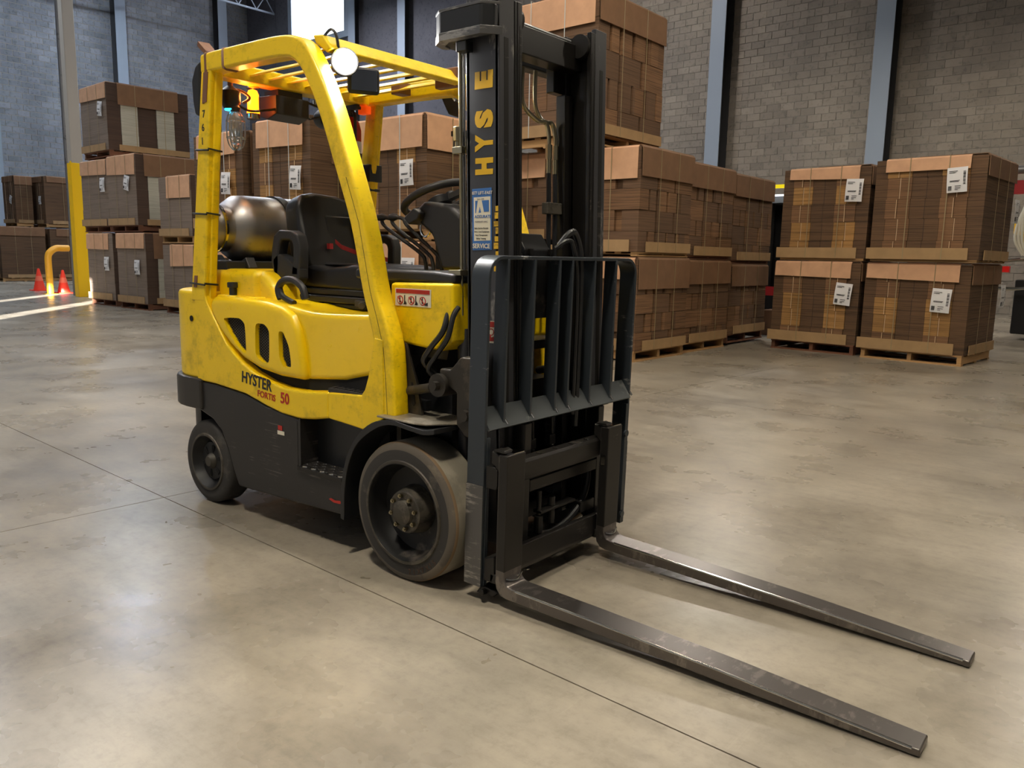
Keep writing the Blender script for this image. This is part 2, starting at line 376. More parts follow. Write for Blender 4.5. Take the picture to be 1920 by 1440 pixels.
# right wall (off frame) with two invented door gaps shaped to let in the sun stripes, and the near end wall
def plain_wall(name, a, b_, label, H=CEIL, gaps=(), th=.3):
    a, b_ = Vector(a), Vector(b_); d = (b_-a).normalized(); L = (b_-a).length; n = Vector((-d.y, d.x, 0))*th
    bm = B(); edges = [0]+[g for ga in gaps for g in ga[:2]]+[L]
    def seg(u0, u1, z0, z1):
        p_, q_ = a+d*u0, a+d*u1; hexa(bm, [v+Vector((0, 0, z)) for z in (z0, z1) for v in (p_, q_, q_+n, p_+n)])
    for i in range(0, len(edges), 2): seg(edges[i], edges[i+1], 0, H)
    for u0, u1, h in gaps: seg(u0, u1, h, H)
    return struct(obj(name, bm, 'block2', smooth=False), label)
plain_wall('wall_front', (-40, -6, 0), (14, -6, 0), 'plain block wall on the near side, outside the picture', gaps=((32.85, 33.4, 4.6), (35.75, 36.4, 4.6)), th=-.06)
plain_wall('wall_right', (14, -6, 0), (14, 22, 0), 'plain block wall at the right, outside the picture', th=-.3)
# columns on the back wall (steel I-section: light front flange, web with its shade painted in)
def wall_column(name, base, du, nrm, label):
    base, du, nrm = Vector(base), Vector(du).normalized(), Vector(nrm).normalized()
    t = obj(name, *_col(base, du, nrm, 0)); struct(t, label)
    obj('web', *_col(base, du, nrm, 1), parent=t)
def _col(base, du, nrm, k):
    bm = B()
    def bx(u0, u1, n0, n1): hexa(bm, [base+du*u+nrm*n_+Vector((0, 0, z)) for z in (0, CEIL-.05) for u, n_ in ((u0, n0), (u1, n0), (u1, n1), (u0, n1))])
    if k == 0: bx(-.24, .24, .50, .53)
    else: bx(-.02, .02, .0, .50); bx(-.24, .24, .0, .03)
    return bm, ('colblue' if k == 0 else 'coldark')
i = 1
for xx in (-27.5, -24.1, -19.3, -14.3, -9.35, -4.45, .5, 5.5):
    s = (xx+37)/bd.x; wall_column('trim_%d' % i, BW0+bd*s, bd, (-.0501, -1, 0), 'blue-grey steel column against the block wall'); i += 1
for yy in (21.6, 16.5, 11.0, 5.5):
    s = (23.35-yy); wall_column('trim_%d' % i, LW0+ld*s, ld, (1, -.0464, 0), 'light blue steel column against the left wall'); i += 1
# dark panels painting in the dimmer corner stretch of the back wall, and the bright window
def on_back(x, z, off=0): s = (x+37)/bd.x; v = BW0+bd*s+Vector((-.0501, -1, 0))*off; return (v.x, v.y, z)
edges = [-36.9, -34.2, -31.5, -29.3, -24.3, -19.5]
for k in range(5):
    bm = B(); a0, a1 = edges[k]+.02, edges[k+1]-.02
    zt = 11.3 if k == 2 else CEIL-.05
    if k == 2: a0 += .1
    for z0, z1 in ((0, zt),):
        hexa(bm, [on_back(a0, z0, .0), on_back(a1, z0, .0), on_back(a1, z0, .12), on_back(a0, z0, .12), on_back(a0, z1, .0), on_back(a1, z1, .0), on_back(a1, z1, .12), on_back(a0, z1, .12)])
    obj('panel', bm, 'concrete', wall_back, smooth=False)
bm = B(); a0, a1 = -32.6, -28.4
hexa(bm, [on_back(a0, 11.3, .13), on_back(a1, 11.3, .13), on_back(a1, 11.3, .2), on_back(a0, 11.3, .2), on_back(a0, 14.8, .13), on_back(a1, 14.8, .13), on_back(a1, 14.8, .2), on_back(a0, 14.8, .2)])
win = struct(obj('window_1', bm, 'window', smooth=False), 'overexposed daylight window high in the dark wall')
bm = B()
for a0, a1, z0, z1 in ((-32.9, -32.6, 11.0, 14.9), (-28.4, -28.1, 11.0, 14.9), (-32.6, -28.4, 11.0, 11.3)):
    hexa(bm, [on_back(a0, z0, .12), on_back(a1, z0, .12), on_back(a1, z0, .26), on_back(a0, z0, .26), on_back(a0, z1, .12), on_back(a1, z1, .12), on_back(a1, z1, .26), on_back(a0, z1, .26)])
obj('window_frame', bm, 'colblue', win, smooth=False)
bm = B()   # dark steel beam along the back wall at mid height
hexa(bm, [on_back(x, z, o_) for z in (4.6, 5.0) for x, o_ in ((-36.8, .13), (-19.6, .13), (-19.6, .3), (-36.8, .3))])
struct(obj('trim_20', bm, 'colblue', smooth=False), 'horizontal steel beam along the dark wall')
# roof truss chord with the lit tube near the corner
bm = B()
for z in (13.0, 13.7): tube(bm, [(-34.6, 6, z), (-34.2, 23.0, z)], .05, 6, False)
for k in range(17): tube(bm, [(-34.6+k*.024, 6+k, 13.0), (-34.59+k*.024, 6.5+k, 13.7), (-34.58+k*.024, 7+k, 13.0)], .03, 5, False)
struct(obj('trim_21', bm, 'colblue'), 'open web steel roof joist')
# ---- free-standing column with yellow guard
cx_, cy_ = -19.32, 6.62
bm = B(); z1 = CEIL-.02
box(bm, -.135, .135, -.135, .135, 0, z1)
colm = struct(obj('trim_30', bm, 'colwhite', bev=.02), 'cream square column with a yellow lower guard'); colm.location = (cx_, cy_, 0); colm.rotation_euler = (0, 0, R(-4))
bm = B(); box(bm, -.148, .148, -.148, .148, 0, 3.3); box(bm, .08, .165, -.165, -.148, 0, 3.34); obj('guard', bm, 'guard', colm, bev=.01)
bm = B(); tube(bm, [(-.24, -.12, .02), (-.24, -.12, 8), (-.24, -.12, CEIL-.1)], .045, 10, False); obj('drain_pipe', bm, 'alu', colm)
# ---- high-bay lamps
for lx, ly, pw, c_ in ((1.2, -3.4, 420, WARM), (3.4, .6, 330, WARM), (-1.6, 2.6, 230, WARM), (.2, 6.2, 110, WARM), (-5.5, -2.5, 170, (1, .95, .88)), (-9, 2.0, 260, (1, .95, .9)),
                       (-5.5, 15, 330, (1, .92, .82)), (1.5, 16, 290, (1, .92, .80)), (-13, 1.0, 330, COOL), (-17, 12, 500, COOL), (-23, 3.5, 700, COOL), (-31, 13, 1000, COOL), (-11.5, 17, 420, (1, .94, .9)), (-25, 18, 900, (.88, .9, 1)), (9, 13, 160, WARM)):  # unseen; the far-left cool lamp is added to brighten the left wall
    hz = 7.6 if lx > -10 else (12.0 if lx > -28 else 14.2)
    t = thing('high_bay_lamp', 'warehouse high-bay lamp hanging above, outside the picture', 'lamp', (lx, ly, hz), 0, 'high-bay lamps above the frame')
    bm = B(); lathe(bm, [(0, .04), (.0, .30), (.05, .32), (.25, .14), (.4, .10), (.42, 0)], (0, 0, 0), 2, 24); obj('housing', bm, 'alu', t)
    bm = B(); cyl(bm, (0, 0, -.012), (0, 0, -.002), .27, 24); obj('lens', bm, 'lamp', t)
    bm = B(); cyl(bm, (0, 0, .40), (0, 0, CEIL-hz-.02), .012, 6); obj('stem', bm, 'coldark', t)
    add_light('lamp_light', 'AREA', (lx, ly, hz-.03), pw*1.0, c_, .6)

# ================================================================== PALLETS AND LOADS
_unit = {}
def unit(m):
    if m not in _unit:
        bm = B(); box(bm, -.5, .5, -.5, .5, -.5, .5); bmesh.ops.recalc_face_normals(bm, faces=bm.faces)
        me = bpy.data.meshes.new('unit_'+m); bm.to_mesh(me); bm.free(); me.materials.append(MT[m]); _unit[m] = me
    return _unit[m]
def ub(name, m, parent, x0, x1, y0, y1, z0, z1):
    o = bpy.data.objects.new(name, unit(m)); COL.objects.link(o); o.parent = parent
    o.location = ((x0+x1)/2, (y0+y1)/2, (z0+z1)/2); o.scale = (x1-x0, y1-y0, z1-z0); return o
def pallet(x, y, z, w, d, rz, label, group, m='wood', strx=False, h=.13):
    t = thing('pallet', label, 'pallet', (x, y, z), rz, group)
    n = 6
    if not strx:                                     # stringers run along y, boards along x
        for k in (-1, 0, 1): ub('stringer', m, t, k*(w/2-.03)-.025, k*(w/2-.03)+.025, -d/2+.01, d/2-.01, .02, h-.02)
        for k in range(n): y0 = -d/2+k*(d-.09)/(n-1); ub('deck_board', m, t, -w/2, w/2, y0, y0+.09, h-.02, h)
        for k in range(3): y0 = -d/2+k*(d-.09)/2; ub('bottom_board', m, t, -w/2, w/2, y0, y0+.09, 0, .02)
    else:
        for k in (-1, 0, 1): ub('stringer', m, t, -w/2+.01, w/2-.01, k*(d/2-.03)-.025, k*(d/2-.03)+.025, .02, h-.02)
        for k in range(n): x0 = -w/2+k*(w-.09)/(n-1); ub('deck_board', m, t, x0, x0+.09, -d/2, d/2, h-.02, h)
        for k in range(3): x0 = -w/2+k*(w-.09)/2; ub('bottom_board', m, t, x0, x0+.09, -d/2, d/2, 0, .02)
    return t
def label_tag(t, x, y, z, w=.22, h=.29, tilt=0, face='-y'):
    bm = B(); n = 5
    # slightly curled sheet hanging from its top edge
    for k in range(n):
        z0 = h/2-k*h/n; z1 = h/2-(k+1)*h/n; o0 = -.012*math.sin(k/n*3); o1 = -.012*math.sin((k+1)/n*3)
        hexa(bm, [(-w/2, o0-.002, z0), (w/2, o0-.002, z0), (w/2, o0, z0), (-w/2, o0, z0), (-w/2, o1-.002, z1), (w/2, o1-.002, z1), (w/2, o1, z1), (-w/2, o1, z1)])
    o = obj('label', bm, 'white', t, smooth=False, label='white printed shipping label')
    bm = B(); yy = -.0165
    for k in range(12): z0 = h*.33-k*h*.045; box(bm, w*.30, w*.42, yy, yy+.002, z0-h*.03*(.5+.5*((k*7) % 3)/2), z0)
    for k in range(7): x0 = -w*.42+k*w*.025; box(bm, x0, x0+w*.014, yy, yy+.002, -h*.42, -h*.24)
    for a, b_, c_ in ((.36, -.40, .02), (.30, -.40, -.1), (-.02, -.36, .14), (-.06, -.36, .1), (-.24, -.1, .2), (-.32, -.1, .18), (-.38, -.1, .05)): box(bm, b_*w, c_*w, yy, yy+.002, a*h-.006, a*h)
    obj('print', bm, 'print', o, smooth=False)
    o.location = (x, y, z)
    o.rotation_euler = (0, tilt, 0) if face == '-y' else (tilt, 0, R(90))
    return o
def load(cx, cy, z0, w, d, h, style, rz, label, group, flap=(.02, .9, .2), flapm='sheet', sflap=(.0, 1.0, .24), sflapm='sheet2', base=.17, basem='sheet3', tagp=(.78, .74, 0), seed=0, straps=(.33, .68), strapm='strap', gap=.13, palletm='wood', plabel=None, strx=False, name='cardboard_load'):
    """cx, cy: the visible vertical corner (its +x, -y corner); z0: floor of the pallet; total height h with the pallet"""
    rg = random.Random(seed+11); c_, s_ = math.cos(rz), math.sin(rz)
    ox, oy = -w/2, d/2; X, Y = cx+ox*c_-oy*s_, cy+ox*s_+oy*c_
    pallet(X, Y, z0, w-.03, d-.03, rz, plabel or ('wooden pallet under the '+label.replace('strapped ', '').replace('wrapped ', '')), 'wooden pallets under the cardboard', palletm, strx, gap)
    t = thing(name, label, 'cardboard', (X, Y, z0+gap+.001), rz, group); H = h-gap-.026; hw, hd = w/2, d/2
    if style in ('columns', 'plain'):
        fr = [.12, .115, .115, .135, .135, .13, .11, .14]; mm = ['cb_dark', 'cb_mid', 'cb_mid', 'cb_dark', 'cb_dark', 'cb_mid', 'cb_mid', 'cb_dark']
        nl = 5; zs = [0]+sorted(H*(k+rg.uniform(-.1, .1))/nl for k in range(1, nl))+[H]
        for k in range(nl):
            x0 = -hw; jx = rg.uniform(-.008, .008); lt = rg.random()
            for i, f in enumerate(fr):
                x1 = x0+f*w; m_ = mm[i]
                if m_ == 'cb_mid' and lt > .55: m_ = 'cb_light'
                ya = -hd+.004+(0 if m_ != 'cb_dark' else .008)+rg.uniform(0, .006)
                last = (i == len(fr)-1)
                if style == 'plain' and m_ != 'cb_dark': m_ = 'cb_brown'
                ub('bundle', m_, t, x0+.002+(jx if i else 0), x1-.002+(0 if last else jx), ya, hd-.005, zs[k]+.001, zs[k+1]-.001)
                if i in (2, 6): xx = x0+jx-.004+.02*((k % 2)-.5); ub('fold_edge', 'fold', t, xx, xx+.006, -hd-.001, -hd+.01, zs[k]+.004, zs[k+1]-.004)
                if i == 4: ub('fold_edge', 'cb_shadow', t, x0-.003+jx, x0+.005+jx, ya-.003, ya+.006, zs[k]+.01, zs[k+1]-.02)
                x0 = x1
    elif style == 'mosaic':
        nl = 5; zs = [0]+[H*(k+rg.uniform(-.08, .08))/nl for k in range(1, nl)]+[H]
        for k in range(nl):
            if k % 2 == seed % 2:
                ey = [0, .31, .335, .64, .665, 1]; ex = [0, .15, .2, .72, .80, 1]; gy = {1, 3}; gx = {1, 3}
            else:
                ey = [0, .16, .19, .30, .34, .37, .50, .53, .56, .70, .74, .78, .9, 1]; ex = [0, .5, 1]; gy = {1, 3, 6, 9}; gx = set()
            for j in range(len(ey)-1):
                for i in range(len(ex)-1):
                    if i < len(ex)-2 and j > 1: continue
                    io = i < len(ex)-2
                    x0, x1 = -hw+ex[i]*w, -hw+ex[i+1]*w; y0, y1 = -hd+ey[j]*d, -hd+ey[j+1]*d
                    if io and j == 1: continue
                    if io: y1 = -hd+.3
                    rx = .06 if (j in gy) else rg.uniform(0, .012); ry = .04 if (i in gx and k % 2 == seed % 2) else rg.uniform(0, .01)
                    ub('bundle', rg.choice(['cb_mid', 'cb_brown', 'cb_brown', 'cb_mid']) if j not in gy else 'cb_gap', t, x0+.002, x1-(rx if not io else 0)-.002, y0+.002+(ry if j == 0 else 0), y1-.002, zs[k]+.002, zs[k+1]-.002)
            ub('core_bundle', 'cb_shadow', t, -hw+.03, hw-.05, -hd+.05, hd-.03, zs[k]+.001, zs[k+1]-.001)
    elif style == 'striped':
        fr = [.16, .2, .23, .22, .19]; mm = ['cb_shadow', 'cb_white', 'cb_shadow', 'cb_white', 'cb_shadow']
        nl = 4; zs = [0]+[H*(k+rg.uniform(-.06, .06))/nl for k in range(1, nl)]+[H]
        for k in range(nl):
            y0 = -hd; jx = rg.uniform(-.015, .015)
            for i, f in enumerate(fr):
                y1 = y0+f*d
                if i == 0:
                    for a, b_ in ((0, .35), (.35, .68), (.68, 1)): ub('bundle', 'cb_grey', t, -hw+a*w+.002+jx, -hw+b_*w-.002+jx-(.012 if b_ == 1 else 0), y0+.002, y1-.002, zs[k]+.001, zs[k+1]-.001)
                    ub('bundle', 'cb_shadow', t, hw-.014+jx, hw-.002+jx, y0+.006, y1-.002, zs[k]+.001, zs[k+1]-.001)  # thin dark skin paints this +x side as shaded
                else: ub('bundle', mm[i], t, -hw+.01, hw-.004+jx+(.01 if mm[i] == 'cb_white' else -.01), y0+.002, y1-.002, zs[k]+.001, zs[k+1]-.001)
                y0 = y1
    # cap sheet draped over the top, its flap hanging over the -y face; a second over the +x face, coloured darker for its weaker light
    a, b_, fh = flap
    if fh > 0:
        bm = B(); x0, x1 = -hw+a*w, -hw+b_*w; dr = rg.uniform(-.02, .02)
        prism(bm, [(-hd-.020, H-fh), (-hd-.012, H-fh), (-hd-.006, H-.02), (-hd+.02, H+.004), (hd*.3, H+.004), (hd*.3, H+.010), (-hd+.01, H+.012), (-hd-.014, H-.01)], 0, x0, x1)
        for v in bm.verts:
            if v.co.z < H-fh+.01: v.co.z += dr*(v.co.x/hw)
        obj('cap_sheet', bm, flapm, t, smooth=False)
    a, b_, fh = sflap
    if fh > 0:
        bm = B(); y0, y1 = -hd+a*d+.01, -hd+b_*d
        prism(bm, [(hw+.022, H-fh), (hw+.014, H-fh), (hw+.008, H-.02), (hw-.02, H+.011), (-hw*.2, H+.013), (-hw*.2, H+.019), (hw-.01, H+.019), (hw+.016, H-.01)], 1, y0, y1)
        obj('cap_sheet', bm, sflapm, t, smooth=False)
    if base > 0:
        bm = B(); box(bm, -hw-.03, hw-.09*w, -hd-.024, -hd-.014, 0, base-.03); obj('base_sheet', bm, basem, t, smooth=False)
        bm = B(); box(bm, hw+.012, hw+.022, -hd+.12*d, hd-.02, 0, base-.05); obj('base_sheet', bm, 'sheet3', t, smooth=False)
    for s in straps:
        x = -hw+s*w; bm = B(); yo = -hd-.027
        box(bm, x-.005, x+.005, yo, yo+.0025, .0, H+.014); box(bm, x-.005, x+.005, yo, hd, H+.0195, H+.0215); obj('strap', bm, strapm, t, smooth=False)
        y = -hd+s*d; bm = B(); box(bm, hw+.0235, hw+.026, y-.005, y+.005, 0, H); obj('strap', bm, 'strap', t, smooth=False)
    if tagp: label_tag(t, -hw+tagp[0]*w, -hd-.034, tagp[1]*H, tilt=tagp[2])
    return t
G1 = 'two-high blocks of flattened cardboard at the right'
u = 1.25
# right pair (front faces the camera, label on each)
rzp = R(-5)
load(.30, 8.42, 0, 1.24, 1.3, u, 'columns', rzp, 'far-right strapped cardboard load, bottom of its stack', G1, tagp=(.76, .60, R(3)), seed=1, palletm='wood')
load(.36, 8.36, u, 1.26, 1.3, u+.02, 'columns', rzp, 'far-right strapped cardboard load, upper one of its stack', G1, tagp=(.76, .77, R(-3)), seed=3, gap=.03, flap=(.1, .86, .15))
load(-1.02, 8.62, 0, 1.20, 1.2, u, 'columns', rzp, 'strapped cardboard load second from the right, bottom of its stack', G1, tagp=(.84, .62, R(5)), seed=2, palletm='wood2')
load(-.99, 8.62, u, 1.18, 1.2, u-.01, 'columns', rzp, 'strapped cardboard load second from the right, upper of its stack', G1, tagp=(.84, .74, R(2)), seed=5, gap=.03, flap=(.08, .88, .15))
for tt, z_, y_ in ((bpy.data.objects['cardboard_load.001'], .62, .55), (bpy.data.objects['cardboard_load'], .70, .52)):
    o_ = label_tag(tt, .70, y_, z_, face='+x')
G2 = 'brown mosaic-stacked cardboard loads behind the mast'
kw = dict(style='mosaic', sflapm='sheet2', tagp=None)
load(-2.70, 5.76, 0, 1.22, 1.25, u, rz=R(-1), label='brown cardboard load beside the far backrest post, bottom row nearest', group=G2, flap=(.3, .97, .24), sflap=(0, 1, .36), seed=0, palletm='wood', strx=True, **kw)
load(-2.70, 5.74, u, 1.22, 1.26, u+.02, rz=R(-1), label='brown cardboard load beside the far backrest post, second tier', group=G2, flap=(.5, .97, .36), sflap=(0, 1, .33), seed=1, palletm='wood', strx=True, gap=.05, **kw)
load(-3.22, 5.55, 2.53, 1.45, 1.5, 1.72, rz=R(-1), label='tall cardboard load on the third tier, highest in the picture', group=G2, flap=(.1, .97, .36), sflap=(0, 1, .33), seed=2, palletm='wood', strx=True, strapm='strapw', **kw)
load(-2.74, 7.06, 0, 1.22, 1.3, u-.02, rz=R(-1), label='brown cardboard load, bottom row, second from the mast', group=G2, flap=(.3, .9, .2), sflap=(0, 1, .3), seed=3, palletm='wood', strx=True, **kw)
load(-2.74, 7.06, u-.02, 1.22, 1.3, u-.01, rz=R(-1), label='brown cardboard load, second tier, second from the mast', group=G2, flap=(.3, .9, .2), sflap=(0, 1, .3), seed=4, palletm='wood2', strx=True, gap=.05, **kw)
load(-2.76, 8.50, .03, 1.22, 1.30, u-.1, rz=R(-1), label='brown cardboard load, bottom row, third from the mast, darker', group=G2, flap=(.2, .9, .2), sflap=(0, 1, .3), seed=6, palletm='wood2', strx=True, **kw)
load(-2.76, 8.46, u-.07, 1.22, 1.38, u+.02, rz=R(-1), label='brown cardboard load, second tier, third from the mast, darker', group=G2, flap=(.5, .97, .2), sflap=(0, 1, .3), seed=7, palletm='wood2', strx=True, gap=.05, **kw)
load(-3.97, 5.80, 0, 1.22, 1.25, u+.05, rz=R(-1), label='brown cardboard load seen between the mast channels, bottom tier', group=G2, flap=(.1, .9, .25), sflap=(0, 1, .01), seed=8, palletm='wood', strx=True, **kw)
load(-3.97, 5.78, u+.06, 1.22, 1.25, u-.03, rz=R(-1), label='brown cardboard load seen between the mast channels, second tier', group=G2, flap=(.1, .9, .3), sflap=(0, 1, .01), seed=9, palletm='wood', strx=True, gap=.12, **kw)
G3 = 'cardboard loads seen through the overhead guard'
ks = dict(style='plain', sflapm='sheet2', strapm='strapw')
load(-4.50, 4.10, 0, 1.25, 1.25, 1.38, rz=R(0), label='cardboard load behind the steering wheel, bottom tier', group=G3, seed=20, flap=(.1, .9, .25), **ks)
load(-4.50, 4.08, 1.38, 1.25, 1.25, 1.42, rz=R(0), label='cardboard load behind the steering wheel, second tier, pale cap sheet', group=G3, seed=21, flap=(.0, .96, .36), sflap=(0, 1, .38), tagp=(.78, .50, R(-2)), style='columns', sflapm='sheet', strapm='strapw')
load(-6.20, 3.80, 0, 1.22, 1.25, 1.40, rz=R(0), label='cardboard load behind the seat, bottom tier', group=G3, seed=22, flap=(.1, .9, .25), **ks)
load(-6.20, 3.78, 1.40, 1.22, 1.25, 1.50, rz=R(0), label='cardboard load behind the seat, second tier, torn two-piece cap sheet', group=G3, seed=23, flap=(.1, .9, .34), sflap=(.25, 1, .55), tagp=(.80, .45, R(3)), style='columns', sflapm='sheet2', strapm='strapw')
load(-7.60, 3.78, 0, 1.20, 1.25, 1.40, rz=R(0), label='cardboard load beside the rear guard leg, bottom tier', group=G3, seed=24, flap=(.1, .9, .25), **ks)
load(-7.60, 3.74, 1.40, 1.20, 1.25, 1.42, rz=R(0), label='cardboard load beside the rear guard leg, second tier', group=G3, seed=25, flap=(.1, .88, .3), sflap=(.1, 1, .8), tagp=(.72, .47, R(3)), style='columns', sflapm='sheet2', strapm='strapw')
G4_ = 'stretch-wrapped cardboard loads beside the yellow column'
kk = dict(style='striped', sflapm='sheet2', palletm='wood2')
load(-15.28, 5.55, 0, 1.25, 1.4, 1.56, rz=R(-1), label='grey-brown cardboard load next to the yellow column, bottom tier', group=G4_, seed=30, flap=(.0, .85, .33), sflap=(0, 0, 0), tagp=(.80, .55, R(0)), **kk)
load(-15.33, 5.55, 1.57, 1.3, 1.4, 1.52, rz=R(-1), label='grey-brown cardboard load next to the yellow column, second tier', group=G4_, seed=31, flap=(.0, .95, .30), sflap=(0, 0, 0), tagp=(.85, .62, R(0)), **kk)
load(-13.75, 5.48, 0, 1.25, 1.5, 1.56, rz=R(-1), label='wrapped cardboard load right of the column, bottom tier, white striped side', group=G4_, seed=32, flap=(.0, .97, .30), sflap=(.1, 1, .5), tagp=(.75, .52, R(0)), **kk)
load(-13.98, 5.48, 1.57, 1.25, 1.5, 1.54, rz=R(-1), label='wrapped cardboard load right of the column, second tier, white striped side', group=G4_, seed=33, flap=(.0, .97, .38), sflap=(.1, 1, .42), tagp=(.72, .60, R(12)), **kk)
load(-15.20, 5.55, 3.12, 1.35, 1.75, 1.50, rz=R(-3), label='wrapped cardboard load perched on the third tier, highest at the left', group=G4_, seed=34, flap=(.0, .98, .3), sflap=(.12, .86, .42), tagp=(.8, .62, R(8)), **kk)
load(-11.95, 5.50, 0, 1.2, 1.3, 1.34, rz=R(-1), label='wrapped cardboard load behind the rear guard leg, bottom tier', group=G4_, seed=35, flap=(.25, .97, .4), sflap=(.1, 1, .4), tagp=None, **kk)
load(-11.95, 5.48, 1.35, 1.2, 1.3, 1.26, rz=R(-1), label='wrapped cardboard load behind the rear guard leg, second tier', group=G4_, seed=36, flap=(.25, .97, .4), sflap=(.1, 1, .4), tagp=None, plabel='pale wooden pallet between the two wrapped loads by the guard leg', style='striped', sflapm='sheet2', palletm='wood')
G5 = 'dark cardboard loads at the far left'
kd = dict(style='plain', strapm='strap', sflapm='sheet2', palletm='wood', flapm='sheet2')
load(-30.0, 8.45, 0, 1.5, 1.5, 1.95, rz=0, label='long dark cardboard load at the left edge, bottom tier', group=G5, seed=40, sflap=(.0, 1, .3), tagp=None, **kd)
load(-30.0, 10.1, 0, 1.5, 1.9, 1.92, rz=0, label='dark cardboard load behind the yellow rail, bottom tier', group=G5, seed=41, sflap=(.12, 1, .25), tagp=None, **kd)
load(-30.6, 9.25, 1.96, 1.1, .6, 1.82, rz=0, label='dark cardboard load by the blue column, upper tier', group=G5, seed=42, sflap=(.0, 1, .3), tagp=(.75, .5, R(20)), **kd)
load(-30.1, 10.05, 1.96, 1.5, 2.0, 1.85, rz=0, label='dark cardboard load left of the yellow column, upper tier', group=G5, seed=43, sflap=(.05, 1, .2), tagp=(.8, .5, R(0)), **kd)

# ---- yellow floor rail, cones, stray crate
t = thing('guard_rail', 'bent amber-yellow pipe rail standing left of the yellow column', 'rail', (-20.9, 6.45, 0))
bm = B(); tube(bm, [(0, 0, 0), (0, 0, .5), (0, 0, .95), (.02, .05, 1.1), (-.05, .22, 1.2), (-.07, .4, 1.21), (-.09, .56, 1.21)], .085, 14); obj('pipe', bm, 'rail', t)
bm = B(); box(bm, -.14, .14, -.14, .14, 0, .015); obj('foot_plate', bm, 'rail', t)
for (x, y), lb in (((-22.9, 6.95), 'orange traffic cone on the far side of the yellow rail'), ((-21.3, 6.95), 'orange traffic cone between the yellow rail and the column')):
    t = thing('traffic_cone', lb, 'cone', (x, y, 0), 0, 'orange traffic cones by the rail')
    bm = B(); lathe(bm, [(.02, .16), (.3, .095), (.34, .088), (.62, .03), (.63, 0)], (0, 0, 0), 2, 20); obj('body', bm, 'cone', t)
    bm = B(); lathe(bm, [(.28, .104), (.34, .092), (.42, .072)], (0, 0, 0), 2, 20); obj('collar', bm, 'cone2', t)
    bm = B(); box(bm, -.2, .2, -.2, .2, 0, .025); obj('base', bm, 'cone', t)
t = thing('crate_block', 'low brown wooden block lying behind the far fork', 'wood block', (-2.75, 4.75, 0), R(5))
for k in range(2): ub('plank', 'wood2', t, -.3, .3, -.12, .12, .001+k*.06, .055+k*.06)
# ---- machinery behind the stacks at the right
t = thing('roller_machine', 'dark machine with a shiny roller between the brown stacks and the right loads', 'machine', (-3.5, 12.3, 0), R(-4))
bm = B(); box(bm, -1.3, 1.5, 0, 1.4, .3, 2.45); obj('cabinet', bm, 'black', t, bev=.03)
bm = B(); cyl(bm, (-.45, -.35, .7), (-.45, -.35, 2.3), .42, 32); obj('roller', bm, 'roller', t)
bm = B(); box(bm, -1.2, 1.4, -.55, 0, 2.25, 2.35); box(bm, -1.2, 1.4, -.6, 1.3, 0, .28); obj('frame', bm, 'gasket', t)
bm = B(); box(bm, -.9, .9, -.62, -.58, 2.50, 2.56); obj('yellow_strip', bm, 'yled', t)
bm = B(); box(bm, -1.2, 1.4, -.62, -.58, 2.36, 2.39); obj('light_strip', bm, 'wled', t)
bm = B(); box(bm, -.3, .5, -.65, -.6, .62, .78); obj('red_bar', bm, 'red', t)
t = thing('small_carton', 'small plain brown carton on the floor by the second stack from the right', 'carton', (-2.75, 10.9, 0), R(-6))
bm = B(); box(bm, -.35, .35, -.3, .3, 0, .42); obj('box', bm, 'sheet2', t, bev=.005); bm = B(); box(bm, -.352, .352, -.03, .03, .421, .423); obj('tape_strip', bm, 'tape', t)
t = thing('packing_machine', 'yellow and grey packing machine cut off by the right edge', 'machine', (.75, 13.2, 0), R(-4))
bm = B(); box(bm, -.6, 2.5, 0, 2, .1, 1.0); obj('base_cabinet', bm, 'black', t, bev=.02)
bm = B(); box(bm, -.5, 2.5, .1, 1.9, 1.0, 1.4); obj('upper_cabinet', bm, 'gasket', t, bev=.02)
bm = B(); box(bm, -.75, 2.4, .2, .9, 1.75, 1.95); box(bm, -.55, .1, -.1, .5, 1.45, 2.05); obj('yellow_guard', bm, 'guard', t, bev=.02)
bm = B(); tube(bm, [(-1, -.1, 2.78), (2.5, -.1, 2.78)], .07, 12, False); obj('white_pipe', bm, 'alu', t)
bm = B(); box(bm, -1, 2.5, .0, .1, 2.40, 2.62); obj('red_beam', bm, 'red', t)
bm = B(); box(bm, -.80, -.68, -.15, -.05, 1.12, 1.22); obj('red_lamp', bm, 'red_lamp', t)
bm = B(); tube(bm, [(-.9, -.2, .85), (-.3, -.25, .9), (-.3, -.25, 1.3), (-.8, -.2, 1.3)], .03, 8); obj('hand_rail', bm, 'chrome', t)
for k in range(5):
    bm = B(); tube(bm, [(-.5+k*.03, -.2, 1.4), (-.62+k*.05, -.3, 1.7), (-.5, -.25, 2.2+k*.05), (-.2, -.1, 2.3)], .022, 8); obj('hose', bm, 'cream', t)

# ================================================================== THE FORKLIFT  (x forward, y to its left, z up; front axle at x=0)
FL = thing('forklift', 'yellow and black counterbalance forklift with lowered forks in the middle of the floor', 'forklift', (-.6, 0, 0))
FLP = Vector((-.6, 0, 0)); fpinv = Matrix.Translation(-FLP)
def part(name, bm, m, parent=None, bev=0, **k):
    """parts are modelled in truck coordinates, the empty sits at its base centre"""
    par = parent or FL
    o = obj(name, bm, m, par, bev, **k)
    if par is FL: o.location = -FLP
    return o
def mir(pts): return pts
